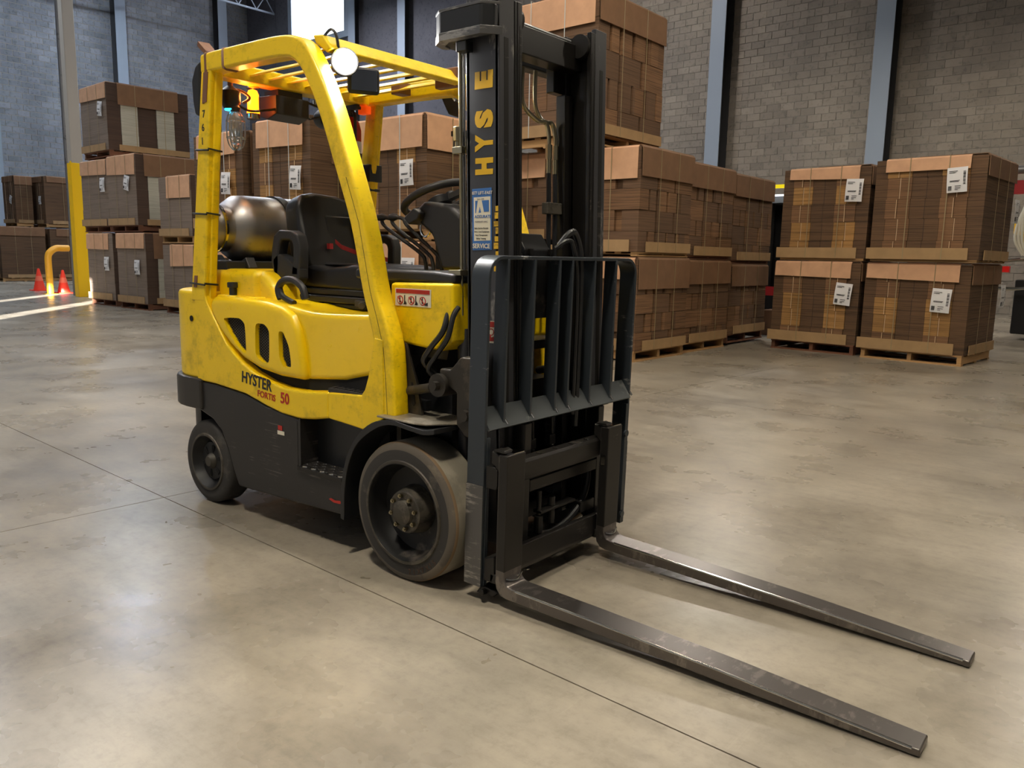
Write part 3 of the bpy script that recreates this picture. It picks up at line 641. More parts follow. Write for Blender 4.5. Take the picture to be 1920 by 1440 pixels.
# ---- frame (black lower body)
SK = [(-1.45, .60), (-1.45, .455), (-1.335, .425), (-1.265, .38), (-1.215, .30), (-1.175, .21), (-1.135, .135), (-.90, .142), (-.40, .160), (-.36, .17), (-.36, .30), (-.385, .30), (-.385, .325), (-.66, .325), (-.66, .522), (-.885, .545), (-1.05, .58), (-1.30, .598)]
for sgn in (-1, 1):
    bm = B(); a, b_ = (-.50, -.30) if sgn < 0 else (.30, .50)
    prism(bm, SK, 1, a, b_); part('side_skirt', bm, 'blackpaint', bev=.012, label='scratched black side skirt')
bm = B(); box(bm, -1.15, -.05, -.36, .36, .17, .66); box(bm, -.68, -.20, -.41, .41, .17, .66); box(bm, -1.62, -1.15, -.27, .27, .25, .66); box(bm, -.2, .06, -.33, .33, .20, .70); part('chassis', bm, 'black')
# ---- counterweight with rounded rear corners, scuffed bumper band below
def plan(xf, xr, hy, rc=.22, n=7):
    pts = [(xf, -hy)]
    for k in range(n+1): t = -math.pi/2-k*math.pi/2/n; pts.append((xr+rc+rc*math.cos(t)*1, -hy+rc+rc*math.sin(t)))
    for k in range(n+1): t = math.pi-k*math.pi/2/n; pts.append((xr+rc+rc*math.cos(t), hy-rc+rc*math.sin(t)))
    pts.append((xf, hy)); return pts
bm = B(); prism(bm, plan(-1.385, -1.80, .495, .26), 2, .602, 1.03); part('counterweight', bm, 'yellow', bev=.02, label='dirty yellow counterweight')
bm = B(); prism(bm, plan(-1.06, -1.77, .42, .24), 2, .95, 1.135); prism(bm, [(-1.12, .96), (-1.12, 1.133), (-1.04, 1.128), (-.97, 1.07), (-.93, .96)], 1, -.40, .40); part('counterweight_top', bm, 'yellow', bev=.05, seg=4)
bm = B(); prism(bm, plan(-1.41, -1.83, .515, .28), 2, .46, .612); part('rear_bumper', bm, 'bumper', bev=.012, label='scuffed grey-black bumper band of the counterweight')
bm = B(); prism(bm, plan(-1.55, -1.74, .44, .2), 2, .26, .465); part('rear_apron', bm, 'blackpaint', bev=.01)
# ---- yellow side panel sweeping round the hood
outer = [(-1.45, 1.03), (-1.45, .80), (-1.45, .602), (-1.30, .600), (-1.05, .583), (-.887, .548), (-.78, .530), (-.66, .524), (-.56, .535), (-.465, .553)]
inner = [(-1.36, 1.03), (-1.345, .975), (-1.29, .91), (-1.20, .80), (-1.10, .735), (-.99, .688), (-.87, .658), (-.76, .645), (-.62, .646), (-.46, .664)]
for sgn in (-1, 1):
    bm = B(); lo, hi = (-.503, -.38) if sgn < 0 else (.38, .503); strip(bm, outer, inner, lo, hi)
    sp = part('side_panel', bm, 'yellow', bev=.010, label='yellow side panel with worn lettering')
    if sgn < 0: SP = sp
    bm = B(); prism(bm, [(-.465, .553), (-.465, .662), (-.30, .672), (-.245, .676), (-.235, .70), (-.20, .72), (-.16, .60), (-.225, .535), (-.30, .542)], 1, lo if sgn < 0 else hi-.05, lo+.05 if sgn < 0 else hi); part('step_panel', bm, 'yellow', bev=.008)
def side_text(txt, size, m, u, z, ang=0, y=-.5042, parent=FL, sx=1, w=0, name='lettering'):
    o = text_bm(txt, size, m, parent, name, .0006, w, sx); place(o, (u+.6 if parent is FL else u, y, z), (math.cos(ang), 0, math.sin(ang)), (-math.sin(ang), 0, math.cos(ang))); return o
o = side_text('HYSTER', .070, 'print', -1.075, .638, R(-5.0), sx=.93, w=.0016, parent=SP); o['label'] = 'worn black lettering'
o = side_text('FORTIS', .040, 'redprint', -.955, .586, R(-3.5), sx=1.05, w=.0006, parent=SP)
o = side_text('50', .066, 'redprint', -.785, .578, R(-1), sx=.95, w=.0016, parent=SP)
# ---- engine hood: front block and bulging vented side, real vent openings
def bool_cut(o, cuts):
    for c in cuts:
        md = o.modifiers.new('cut', 'BOOLEAN'); md.operation = 'DIFFERENCE'; md.object = c; md.solver = 'EXACT'
    dg = bpy.context.evaluated_depsgraph_get(); dg.update()
    me = bpy.data.meshes.new_from_object(o.evaluated_get(dg)); old = o.data; o.modifiers.clear(); o.data = me
    for c in cuts: bpy.data.objects.remove(c)
    o.data.shade_smooth(); o.data.set_sharp_from_angle(angle=R(25))
hb = [(-1.340, .975), (-1.315, .91), (-1.255, .85), (-1.17, .79), (-1.07, .738), (-.95, .705), (-.80, .688), (-.628, .688), (-.630, .75), (-.645, .83), (-.665, .90), (-.705, .958), (-.775, .99), (-.90, 1.005), (-1.10, 1.013), (-1.30, 1.008)]
bm = B(); prism(bm, hb, 1, -.497, .47); HB = part('hood_side', bm, 'yellow_clean', label='glossy yellow vented engine hood')
HB.location = (0, 0, 0); HB.parent = None
b = HB.modifiers.new('b', 'BEVEL'); b.width = .028; b.segments = 4; b.limit_method = 'ANGLE'; b.angle_limit = R(50)
VENTS = [[(-1.222, .916), (-1.085, .922), (-1.045, .900), (-1.040, .770), (-1.058, .764), (-1.11, .795), (-1.17, .850)],
         [(-.966, .907), (-.900, .908), (-.862, .882), (-.868, .740), (-.915, .736), (-.972, .765)],
         [(-.797, .884), (-.765, .884), (-.724, .824), (-.709, .735), (-.765, .732), (-.796, .772)]]
def chaikin(P, f=.22):
    Q = []
    for i in range(len(P)):
        a, b_ = P[i], P[(i+1) % len(P)]; Q += [(a[0]+(b_[0]-a[0])*f, a[1]+(b_[1]-a[1])*f), (b_[0]-(b_[0]-a[0])*f, b_[1]-(b_[1]-a[1])*f)]
    return Q
VENTS = [chaikin(chaikin(v, .14), .25) for v in VENTS]
cuts = []
for v in VENTS:
    bm = B(); prism(bm, v, 1, -.56, -.475); cuts.append(obj('cut', bm, 'dark', smooth=False))
bool_cut(HB, cuts); HB.parent = FL; HB.location = -FLP
def inpoly(x, z, P):
    c = False
    for i in range(len(P)):
        (x0, z0), (x1, z1) = P[i], P[i-1]
        if (z0 > z) != (z1 > z) and x < (x1-x0)*(z-z0)/(z1-z0)+x0: c = not c
    return c
for v in VENTS:
    bm = B(); prism(bm, v, 1, -.4755, -.4745); vb = part('vent_backing', bm, 'dark', smooth=False)
    xs = [p_[0] for p_ in v]; zs_ = [p_[1] for p_ in v]; bm = B(); st = .0085
    for k in range(-12, 30):
        for sg in (1, -1):
            run = None
            for q_ in range(0, 60):
                x = min(xs)+q_*st*.6; z = min(zs_)+k*.0125+sg*q_*st*.36
                ins = inpoly(x, z, v)
                if ins and run is None: run = (x, z)
                if (not ins or q_ == 59) and run is not None:
                    if x-run[0] > .008:
                        d = .0006; hexa(bm, [(run[0], -.4815, run[1]-d), (x, -.4815, z-d), (x, -.480, z-d), (run[0], -.480, run[1]-d), (run[0], -.4815, run[1]+d), (x, -.4815, z+d), (x, -.480, z+d), (run[0], -.480, run[1]+d)])
                    run = None
    o = part('vent_mesh', bm, 'mesh', smooth=False)
hf = [(-.80, .690), (-.63, .690), (-.40, .712), (-.22, .755), (-.205, .80), (-.205, .955), (-.24, .985), (-.50, .975), (-.60, .975), (-.70, .985), (-.80, 1.0)]
bm = B(); prism(bm, hf, 1, -.468, .44); part('hood_front', bm, 'yellow_clean', bev=.03, seg=4)
bm = B(); prism(bm, [(-1.34, .95), (-1.25, .80), (-1.10, .70), (-.90, .645), (-.48, .640), (-.47, .66), (-.22, .66), (-.22, .80), (-.80, .90), (-1.2, .96)], 1, -.455, .455); part('hood_gap_shade', bm, 'dark')  # near-black filler that paints in the shade of the hood gap
bm = B(); box(bm, -1.33, -1.02, -.46, -.10, .985, 1.016); part('hood_ledge', bm, 'yellow', bev=.01)
bm = B(); cyl(bm, (-1.235, -.43, 1.01), (-1.235, -.43, 1.055), .018, 14); cyl(bm, (-1.235, -.43, 1.05), (-1.235, -.43, 1.075), .026, 16); part('hood_latch_knob', bm, 'plastic', bev=.004)
bm = B(); cyl(bm, (-1.49, -.50, .895), (-1.49, -.497, .895), .014, 14); part('plug_hole', bm, 'dark')
# ---- floor mat, step
bm = B(); box(bm, -.47, -.18, -.495, -.15, .655, .678)
for k in range(9): box(bm, -.46+k*.031, -.446+k*.031, -.485, -.16, .678, .682)
part('floor_mat', bm, 'rubber')
bm = B(); box(bm, -.665, -.372, -.515, -.40, .303, .322)
spl = part('step_plate', bm, 'shank', bev=.002, label='black steel step plate with bright studs')
bm = B()
for i_ in range(10):
    for j_ in range(4):
        x, y = -.65+i_*.029, -.505+j_*.027; a = .009 if (i_+j_) % 2 else -.009
        hexa(bm, [(x-.009, y-a*.5-.002, .322), (x+.009, y+a*.5-.002, .322), (x+.009, y+a*.5+.002, .322), (x-.009, y-a*.5+.002, .322), (x-.008, y-a*.5-.001, .3265), (x+.008, y+a*.5-.001, .3265), (x+.008, y+a*.5+.001, .3265), (x-.008, y-a*.5+.001, .3265)])
obj('step_studs', bm, 'chrome', spl, smooth=False)
bm = B(); prism(bm, [(-.675, .51), (-.655, .53), (-.655, .318), (-.675, .318)], 1, -.50, -.40); part('step_cheek', bm, 'blackpaint')
# small decal on skirt
bm = B(); box(bm, -.815, -.765, -.5022, -.5012, .435, .452); d_ = part('decal', bm, 'cream', smooth=False, label='worn white and red decal'); bm = B(); box(bm, -.81, -.78, -.5025, -.5012, .455, .475); obj('print', bm, 'redprint', d_, smooth=False)
bm = B(); prism(bm, [(-.47, .215), (-.455, .222), (-.43, .216), (-.40, .221), (-.385, .214), (-.40, .208), (-.44, .206)], 1, -.5022, -.5012); part('red_scrape', bm, 'redprint', smooth=False)
# ---- wheels
def wheel(xc, y0, y1, r, rim, m_hub, sgn, big):
    yo, yi = (y0, y1) if sgn < 0 else (y1, y0); w = abs(y1-y0)
    lbl = 'large smooth front tyre' if big else 'small rear tyre'
    bm = B(); s = 1 if sgn < 0 else -1
    pr = [(0, rim+.004), (.002, rim+.02), (0, r-.030) if big else (0, rim+.035), (.004, r-.016), (.012, r-.005), (.022, r), (w-.022, r), (w-.012, r-.006), (w-.003, r-.02), (w, rim+.01), (w*.5, rim-.004)]
    mi = [0, 0, 3, 3, 2, 1, 2, 0, 0, 0, 0]
    lathe(bm, [(s*h, q_) for h, q_ in pr], (xc, yo, r), 1, 72, mi, closed=True)
    t_ = part('wheel', bm, ['rubber', 'tread', 'wear', 'sidewall'] if big else ['rubber', 'rubber', 'rubber', 'rubber'], label=lbl)
    if s > 0:
        bm = B(); lathe(bm, [(.004, rim+.006), (-.003, rim+.004), (-.004, rim-.006), (.006, rim-.010), (.022, rim-.012), (.045, rim-.016), (.070, rim-.028), (.078, rim*.60), (.074, rim*.42), (.072, 0)] if big else [(.004, rim+.006), (-.003, rim+.004), (-.004, rim-.006), (.012, rim-.014), (.030, rim-.026), (.040, rim-.034), (.030, rim-.042), (.026, .05), (.024, 0)], (xc, yo, r), 1, 72); rm = obj('rim', bm, 'rim', t_, label='dusty black dished rim')
    else:
        bm = B(); lathe(bm, [(-.004, rim+.006), (-.006, rim-.010), (-.07, rim-.028), (-.072, 0)], (xc, yo, r), 1, 48); rm = obj('rim', bm, 'rim', t_)
    bm = B(); lathe(bm, [(s*.0, rim+.009), (s*-.005, rim+.006), (s*-.005, rim-.003), (s*.002, rim-.006)], (xc, yo, r), 1, 72); obj('rim_ring', bm, 'hub', t_, label='bright worn rim edge')
    if big:
        bm = B(); lathe(bm, [(s*.075, .094), (s*.026, .084), (s*.012, .080), (s*.009, .076), (s*.009, .050), (s*-.006, .046), (s*-.010, .040), (s*-.010, 0)], (xc, yo, r), 1, 40); obj('hub', bm, 'hub', t_, label='greasy steel axle hub')
        for k in range(8):
            bm = B(); a = k*math.pi/4+.2; x, z = xc+.063*math.cos(a), r+.063*math.sin(a); cyl(bm, (x, yo+s*.010, z), (x, yo-s*.003, z), .0088, 6); cyl(bm, (x, yo-s*.003, z), (x, yo-s*.008, z), .0048, 8); obj('wheel_nut', bm, 'brass', t_, smooth=False)
    else:
        bm = B(); lathe(bm, [(s*.025, .040), (s*.018, .036), (s*.008, .028), (s*.004, .024), (s*.004, 0)], (xc, yo, r), 1, 24); obj('hub', bm, 'hub', t_)
        for k in range(6):
            a = k*math.pi/3+.3; bm = B(); c_, s2 = math.cos(a), math.sin(a)
            hexa(bm, [(xc+(q1*c_-q2*s2), yo+s*hh, r+(q1*s2+q2*c_)) for hh in (.028, .0225) for q1, q2 in ((.044, -.006), (.080, -.012), (.080, .012), (.044, .006))]); obj('rim_slot', bm, 'dark', t_, bev=.003)
    return t_
WF = wheel(0, -.532, -.354, .2667, .190, None, -1, True)
# size marking moulded on the front tyre
for k, ch in enumerate('21X7X15'):
    a = R(-82+k*6.2); o = text_bm(ch, .030, 'cb_shadow', WF, 'size_marking', .0008); rr_ = .222
    rad = Vector((math.cos(a), 0, math.sin(a))); tan = Vector((-math.sin(a), 0, math.cos(a)))
    place(o, Vector((0, -.5325, .2667))+rad*(rr_+.012), tan, -rad); o['label'] = 'moulded tyre size'
wheel(0, .354, .532, .2667, .190, None, 1, True)
wheel(-1.412, -.492, -.362, .2032, .133, None, -1, False); wheel(-1.412, .362, .492, .2032, .133, None, 1, False)
bm = B(); cyl(bm, (0, -.36, .2667), (0, .36, .2667), .09, 20); cyl(bm, (-1.412, -.36, .2032), (-1.412, .36, .2032), .05, 16); part('axles', bm, 'black')
def interp(pts, n=5):
    P = [Vector((a, b_, 0)) for a, b_ in pts]; Q = []
    for i in range(len(P)-1):
        p0, p1, p2, p3 = P[max(i-1, 0)], P[i], P[i+1], P[min(i+2, len(P)-1)]
        for k in range(n):
            t = k/n; v = .5*((2*p1)+(p2-p0)*t+(2*p0-5*p1+4*p2-p3)*t*t+(3*p1-p0-3*p2+p3)*t**3); Q.append((v.x, v.y))
    Q.append((P[-1].x, P[-1].y)); return Q
# ---- fender over the front wheel
for sgn in (-1, 1):
    fo = [(-.345, .17), (-.338, .30), (-.315, .40), (-.270, .485), (-.205, .555), (-.13, .597), (-.04, .612), (.04, .606), (.12, .600), (.175, .610)]
    fi = [(p_[0]+(.022 if k < 6 else 0), p_[1]-(.004 if k < 4 else .018)) for k, p_ in enumerate(fo)]
    lo, hi = (-.545, -.33) if sgn < 0 else (.33, .545)
    fo_, fi_ = interp(fo, 3), interp(fi, 3)
    bm = B(); strip(bm, fo_, fi_, lo, hi); part('fender', bm, 'black', bev=.003, label='black front wheel arch')
    bm = B(); prism(bm, [(-.13, lo+.005), (.07, lo+.005), (.12, lo+.02), (.19, lo+.12), (.19, hi), (-.13, hi)], 2, .612, .619); part('fender_top', bm, 'ftop', bev=.002, label='scuffed bare steel fender top')
# ---- front lower structure
bm = B(); box(bm, -.15, -.125, -.42, .42, .30, .90)
part('firewall', bm, 'grime')
bm = B(); cyl(bm, (-.127, -.30, .76), (-.122, -.30, .76), .045, 24); part('firewall_opening', bm, 'dark')
bm = B(); prism(bm, [(-.135, .885), (-.095, .885), (-.035, .74), (-.005, .618), (-.13, .618)], 1, -.425, -.413); bk = part('bracket_plate', bm, 'grime', bev=.002)
bm = B(); prism(bm, [(-.062, .74), (-.054, .74), (-.040, .66), (-.049, .65), (-.060, .66)], 1, -.427, -.4255); obj('slot', bm, 'dark', bk)
# tilt bracket casting on the mast
for sgn in (-1, 1):
    lo, hi = (-.47, -.37) if sgn < 0 else (.37, .47)
    bm = B(); prism(bm, [(.20, .62), (.20, .735), (.155, .755), (.115, .80), (.12, .815), (.17, .815), (.205, .85), (.22, .865), (.265, .865), (.275, .84), (.275, .62), (.26, .58), (.24, .58)], 1, lo+.01, hi); part('mast_bracket', bm, 'grime', bev=.012, seg=3)
    bm = B(); cyl(bm, (.125, lo-.01, .755), (.125, hi+.0, .755), .042, 20); cyl(bm, (.125, lo-.032, .755), (.125, lo-.01, .755), .017, 8); cyl(bm, (.06, lo+.03, .735), (-.10, lo+.05, .70), .018, 14); cyl(bm, (.25, lo-.01, .66), (.25, lo+.01, .66), .022, 8); part('tilt_cylinder', bm, 'grime')
# ---- cowl
bm = B(); prism(bm, [(-.20, .885), (.07, .865), (.125, .90), (.125, 1.118), (-.20, 1.110)], 1, -.405, .405); cw = part('cowl', bm, 'yellow', bev=.014, label='yellow front cowl')
bm = B(); prism(bm, [(-.20, .832), (.06, .83), (.07, .872), (-.20, .892)], 1, -.36, .36); part('cowl_underside', bm, 'blackpaint')
bm = B(); prism(bm, [(-.42, 1.118), (.12, 1.112), (.125, 1.150), (.02, 1.158), (-.42, 1.158)], 1, -.395, -.30); box(bm, -.12, .12, -.30, .39, 1.112, 1.157); box(bm, -.20, .12, .30, .395, 1.112, 1.157); part('cowl_trim', bm, 'plastic', bev=.014, seg=3)
bm = B(); box(bm, -.168, .022, -.408, -.4062, 1.024, 1.090); st = part('warning_sticker', bm, 'cream', smooth=False, label='warning sticker with three red prohibition pictograms')
bm = B(); box(bm, -.162, .016, -.4095, -.4082, 1.072, 1.087)
for k in range(3):
    cx0 = -.140+k*.060; cyl(bm, (cx0, -.4082, 1.046), (cx0, -.4095, 1.046), .0165, 20)
obj('print', bm, 'redprint', st, smooth=False)
bm = B()
for k in range(3):
    cx0 = -.140+k*.060; cyl(bm, (cx0, -.4096, 1.046), (cx0, -.4101, 1.046), .0128, 20)
obj('print', bm, 'cream', st, smooth=False)
bm = B()
for k in range(3):
    cx0 = -.140+k*.060; box(bm, cx0-.003, cx0+.003, -.4109, -.4102, 1.036, 1.054); cyl(bm, (cx0, -.4102, 1.056), (cx0, -.4109, 1.056), .003, 8)
    if k < 2: box(bm, cx0+.022, cx0+.026, -.4095, -.4082, 1.03, 1.065); prism(bm, [(cx0+.018, 1.03), (cx0+.034, 1.03), (cx0+.034, 1.036), (cx0+.026, 1.045)], 1, -.4095, -.4082)
    else: prism(bm, [(cx0+.012, 1.03), (cx0+.026, 1.03), (cx0+.026, 1.042), (cx0+.012, 1.036)], 1, -.4108, -.4082)
obj('print', bm, 'print', st, smooth=False)
bm = B()
for k in range(3):
    cx0 = -.140+k*.060; hexa(bm, [(cx0-.0125, -.4118, 1.057), (cx0-.010, -.4118, 1.060), (cx0-.010, -.411, 1.060), (cx0-.0125, -.411, 1.057), (cx0+.010, -.4118, 1.033), (cx0+.0125, -.4118, 1.036), (cx0+.0125, -.411, 1.036), (cx0+.010, -.411, 1.033)])
obj('print', bm, 'redprint', st, smooth=False)
# ---- overhead guard
go = [(-.070, .610), (-.078, .75), (-.090, .88), (-.125, .98), (-.168, 1.08), (-.232, 1.327), (-.334, 1.586), (-.423, 1.789), (-.525, 1.96), (-.60, 2.035), (-.70, 2.064), (-.90, 2.072), (-1.20, 2.074), (-1.318, 2.070)]
gi = [(-.165, .610), (-.168, .75), (-.185, .88), (-.215, .98), (-.250, 1.08), (-.315, 1.327), (-.415, 1.571), (-.500, 1.765), (-.580, 1.90), (-.645, 1.962), (-.72, 1.982), (-.90, 1.988), (-1.20, 1.990), (-1.318, 1.988)]
for sgn in (-1, 1):
    lo, hi = (-.505, -.425) if sgn < 0 else (.425, .505)
    bm = B(); strip(bm, interp(go), interp(gi), lo, hi); part('guard_side_frame', bm, 'yellow', bev=.026, seg=4)
    # recessed seam and gusset at the foot
    bm = B(); prism(bm, [(-.125, .60), (-.13, .90), (-.175, .905), (-.195, .82), (-.212, .75), (-.232, .70), (-.25, .68), (-.25, .54), (-.16, .585)], 1, lo-.004 if sgn < 0 else hi-.03, lo+.03 if sgn < 0 else hi+.004); part('guard_foot', bm, 'yellow', bev=.004)
    bm = B(); strip(bm, [(-.108, .62), (-.116, .75), (-.128, .87), (-.16, .97), (-.200, 1.08), (-.260, 1.33), (-.33, 1.50)], [(-.110, .62), (-.118, .75), (-.130, .87), (-.162, .97), (-.202, 1.08), (-.262, 1.33), (-.332, 1.50)], (lo-.0006) if sgn < 0 else lo+.03, (hi-.03) if sgn < 0 else hi+.0006); part('guard_seam', bm, 'shank', smooth=False)
    # rear leg: two folded channels with a groove
    bm = B(); l2, h2 = (lo, lo+.028) if sgn < 0 else (hi-.028, hi)
    prism(bm, [(-1.478, .98), (-1.358, .98), (-1.232, 2.00), (-1.312, 2.00)], 1, l2, h2)
    l3, h3 = (lo+.022, lo+.062) if sgn < 0 else (hi-.062, hi-.022)
    prism(bm, [(-1.470, .98), (-1.352, .98), (-1.226, 2.00), (-1.306, 2.00)], 1, l3, h3)
    rl = part('guard_rear_leg', bm, 'yellow', bev=.010)
    if sgn < 0: RL = rl
bm = B(); prism(bm, [(-.62, 2.068), (-.555, 2.060), (-.500, 2.000), (-.53, 1.985), (-.60, 2.03)], 1, -.43, .43); part('guard_crossbar', bm, 'yellow', bev=.01)
bm = B(); box(bm, -1.36, -1.26, -.43, .43, 1.985, 2.055); part('guard_crossbar', bm, 'yellow', bev=.012)
for k in range(8):
    y = -.355+k*.1015; bm = B(); c_, s_ = math.cos(R(24)), math.sin(R(24)); hw_ = .043
    hexa(bm, [(x, y+a*c_*hw_-b_*s_*.004, 2.028+a*s_*hw_+b_*c_*.004) for b_ in (-1, 1) for x, a in ((-1.27, -1), (-.60, -1), (-.60, 1), (-1.27, 1))]); part('guard_slat', bm, 'yellow', bev=.002)
# brown tape wraps on guard
def wrapbox(name, x0, x1, z0, z1, y0, y1, label=None, ang=0, m='tape'):
    bm = B(); box(bm, x0, x1, y0, y1, z0, z1)
    if ang: xform(bm, rot_about('Y', ang, Vector(((x0+x1)/2, 0, (z0+z1)/2))))
    return part(name, bm, m, bev=.02 if m == 'tape' else .001, label=label)
bm = B(); box(bm, -.66, -.52, .30, .345, 1.985, 2.072); part('tape', bm, 'tape', bev=.008)
wrapbox('tape', -1.155, -1.115, 1.984, 2.080, -.509, -.421, 'brown tape wrap')
wrapbox('tape', -1.29, -1.255, 1.975, 2.080, -.509, -.421, 'brown tape wrap')
bm = B(); prism(bm, [(-1.305, 1.86), (-1.270, 1.865), (-1.250, 1.99), (-1.285, 1.99)], 1, -.5085, -.504); part('tape', bm, 'tape', label='brown tape hanging on the rear leg')
bm = B(); hexa(bm, [(-1.34, -.50, 2.11), (-1.29, -.50, 2.073), (-1.28, -.45, 2.073), (-1.33, -.45, 2.11), (-1.335, -.50, 2.13), (-1.27, -.50, 2.080), (-1.265, -.45, 2.080), (-1.325, -.45, 2.13)]); part('tape_flap', bm, 'tape', label='stiff tape flap sticking up')
bm = B(); prism(bm, [(-1.44, 1.045), (-1.415, 1.045), (-1.405, 1.10), (-1.43, 1.10)], 1, -.5085, -.504); part('tape', bm, 'tape')
for x_, y_ in ((-1.02, .16), (-.80, -.12), (-.95, .36)):
    bm = B(); box(bm, x_-.03, x_+.03, y_-.04, y_+.04, 1.998, 2.055); part('tape', bm, 'tape', bev=.004)
bm = B(); box(bm, -.70, -.63, .4235, .4245, 2.012, 2.036); part('tape', bm, 'tape', smooth=False)
# black cable ties round the rear leg
for z in (1.065, 1.385, 1.665):
    s = (z-.98)/1.02; x0 = -1.478+s*.166; x1 = -1.362+s*.126
    bm = B()
    for a, b_ in (((x0-.004, -.509), (x1+.010, -.509)), ((x1+.010, -.509), (x1+.010, -.441)), ((x0-.004, -.509), (x0-.004, -.441))):
        tube(bm, [(a[0], a[1], z), (b_[0], b_[1], z-.006)], .0045, 6, False)
    part('cable_tie', bm, 'black')
for k, ch in enumerate('7761'):
    z = 1.880-k*.058; s = (z-.98)/1.02; x = -1.478+s*.166+.030
    o = text_bm(ch, .044, 'print', RL, 'number', .0006, .0008); place(o, (x, -.5056, z-.02), (1, 0, 0), (0, 0, 1))
# ---- tail lamp, rear box, strobes, horn, cage lamp
bm = B(); prism(bm, [(-1.325, 2.05), (-1.37, 2.03), (-1.405, 1.97), (-1.40, 1.88), (-1.385, 1.82), (-1.345, 1.81)], 1, -.50, -.41); tl = part('tail_lamp', bm, 'plastic', bev=.012)
bm = B(); box(bm, -1.412, -1.402, -.485, -.43, 1.90, 1.94); obj('lens', bm, 'red_lamp', tl, bev=.003)
bm = B(); prism(bm, [(-1.42, 1.96), (-1.27, 1.955), (-1.27, 1.868), (-1.35, 1.845), (-1.42, 1.87)], 1, -.145, .045); rb = part('control_box', bm, 'plastic', bev=.006)
bm = B(); box(bm, -1.40, -1.29, -.12, .02, 1.955, 1.985); obj('bracket', bm, 'plastic', rb)
bm = B(); lathe(bm, [(-.075, .026), (-.01, .026), (.0, .028), (.02, .02), (.028, 0)], (-1.36, -.212, 1.95), 2, 20); cyl(bm, (-1.36, -.212, 1.865), (-1.36, -.212, 1.875), .03, 16); sl = part('strobe_lamp', bm, 'orange_lamp', label='amber strobe lamp, lit')
bm = B(); cyl(bm, (-1.36, -.212, 1.84), (-1.36, -.212, 1.864), .031, 18); cyl(bm, (-1.36, -.212, 1.979), (-1.36, -.212, 1.99), .03, 18); obj('cap', bm, 'chrome', sl)
add_light('strobe_light', 'POINT', (-1.36, -.262, 1.93), 2.2, (1, .38, .08), .03)
bm = B(); tube(bm, [(-1.36, -.33, 1.91), (-1.33, -.26, 1.87), (-1.30, -.18, 1.88), (-1.28, -.14, 1.89)], .006, 6); tube(bm, [(-1.28, .03, 1.95), (-1.24, .09, 1.925), (-1.24, .14, 1.935), (-1.30, .15, 1.90), (-1.28, .05, 1.87)], .006, 6); part('lamp_cables', bm, 'black')
bm = B(); lathe(bm, [(0, .0), (.0, .042), (.02, .05), (.06, .046), (.075, 0)], (-1.40, .21, 1.90), 0, 20); cyl(bm, (-1.36, .18, 1.955), (-1.36, .21, 1.90), .012, 8); part('reverse_horn', bm, 'plastic')
bm = B(); lathe(bm, [(0, 0), (0, .018), (.02, .02), (.03, 0)], (-1.38, .17, 1.965), 2, 14); part('small_beacon', bm, 'chrome')
bm = B(); lathe(bm, [(.0, .03), (.03, .045), (.08, .045), (.10, .02), (.11, 0)], (-1.37, -.325, 1.87), 2, 22); bs = part('blue_spot_lamp', bm, 'plastic')
bm = B(); cyl(bm, (-1.37, -.325, 1.865), (-1.37, -.325, 1.872), .028, 18); obj('lens', bm, 'blue_lamp', bs)
bm = B(); tube(bm, [(-1.37, -.325, 1.96), (-1.36, -.33, 2.0)], .012, 8); tube(bm, [(-1.40, -.36, 1.93), (-1.36, -.30, 1.96), (-1.33, -.25, 1.93), (-1.34, -.28, 1.90)], .007, 6); obj('cable', bm, 'tape', bs)
bm = B()
zc, xc, yc = 1.775, -1.35, -.315
for k in range(10):
    a = k*math.pi/5; pts = [(xc+.040*math.cos(a)*f, yc+.040*math.sin(a)*f, zc+h) for h, f in ((.085, .35), (.065, .85), (.03, 1.05), (-.03, 1.05), (-.07, .8), (-.09, .3))]; tube(bm, pts, .0028, 5)
for h in (.04, -.035): tube(bm, [(xc+.042*math.cos(a), yc+.042*math.sin(a), zc+h) for a in [k*math.pi/6 for k in range(12)]], .0028, 5, closed=True)
cg = part('cage_lamp', bm, 'clear', label='clear ribbed hanging lamp cover')
bm = B(); lathe(bm, [(-.07, 0), (-.06, .02), (0, .032), (.05, .03), (.08, .012)], (xc, yc, zc), 2, 18); obj('bulb_cover', bm, 'clear', cg)
bm = B(); lathe(bm, [(.08, .02), (.10, .025), (.12, .012)], (xc, yc, zc), 2, 14); obj('socket', bm, 'plastic', cg)
# front work lamp + rear-view mirrors
bm = B(); lathe(bm, [(0, .052), (-.008, .055), (-.03, .052), (-.06, .03), (-.07, 0)], (0, 0, 0), 0, 28); xform(bm, Matrix.Translation((-.475, -.385, 1.955)) @ Matrix.Rotation(R(-35), 4, 'Z')); wl = part('work_lamp', bm, 'plastic', label='front work lamp, lit, glaring white')
bm = B(); cyl(bm, (-.004, 0, 0), (.006, 0, 0), .046, 28); xform(bm, Matrix.Translation((-.475, -.385, 1.955)) @ Matrix.Rotation(R(-35), 4, 'Z')); obj('lens', bm, 'head_lamp', wl)
bm = B(); tube(bm, [(-.51, -.385, 2.0), (-.52, -.39, 2.06), (-.54, -.40, 2.08), (-.56, -.42, 2.05)], .006, 6); obj('cable', bm, 'black', wl)
sp_ = add_light('work_lamp_light', 'SPOT', (-.42, -.37, 1.95), 60, (1, .98, .95), .05, cone=R(130)); sp_.rotation_euler = Vector((.8, -.6, -.35)).to_track_quat('-Z', 'Y').to_euler()
bm = B(); box(bm, -.016, .016, -.065, .065, -.052, .052); xform(bm, Matrix.Translation((-.50, -.27, 1.905)) @ Matrix.Rotation(R(-30), 4, 'Z')); mr = part('rear_view_mirror', bm, 'plastic', bev=.022, seg=4)
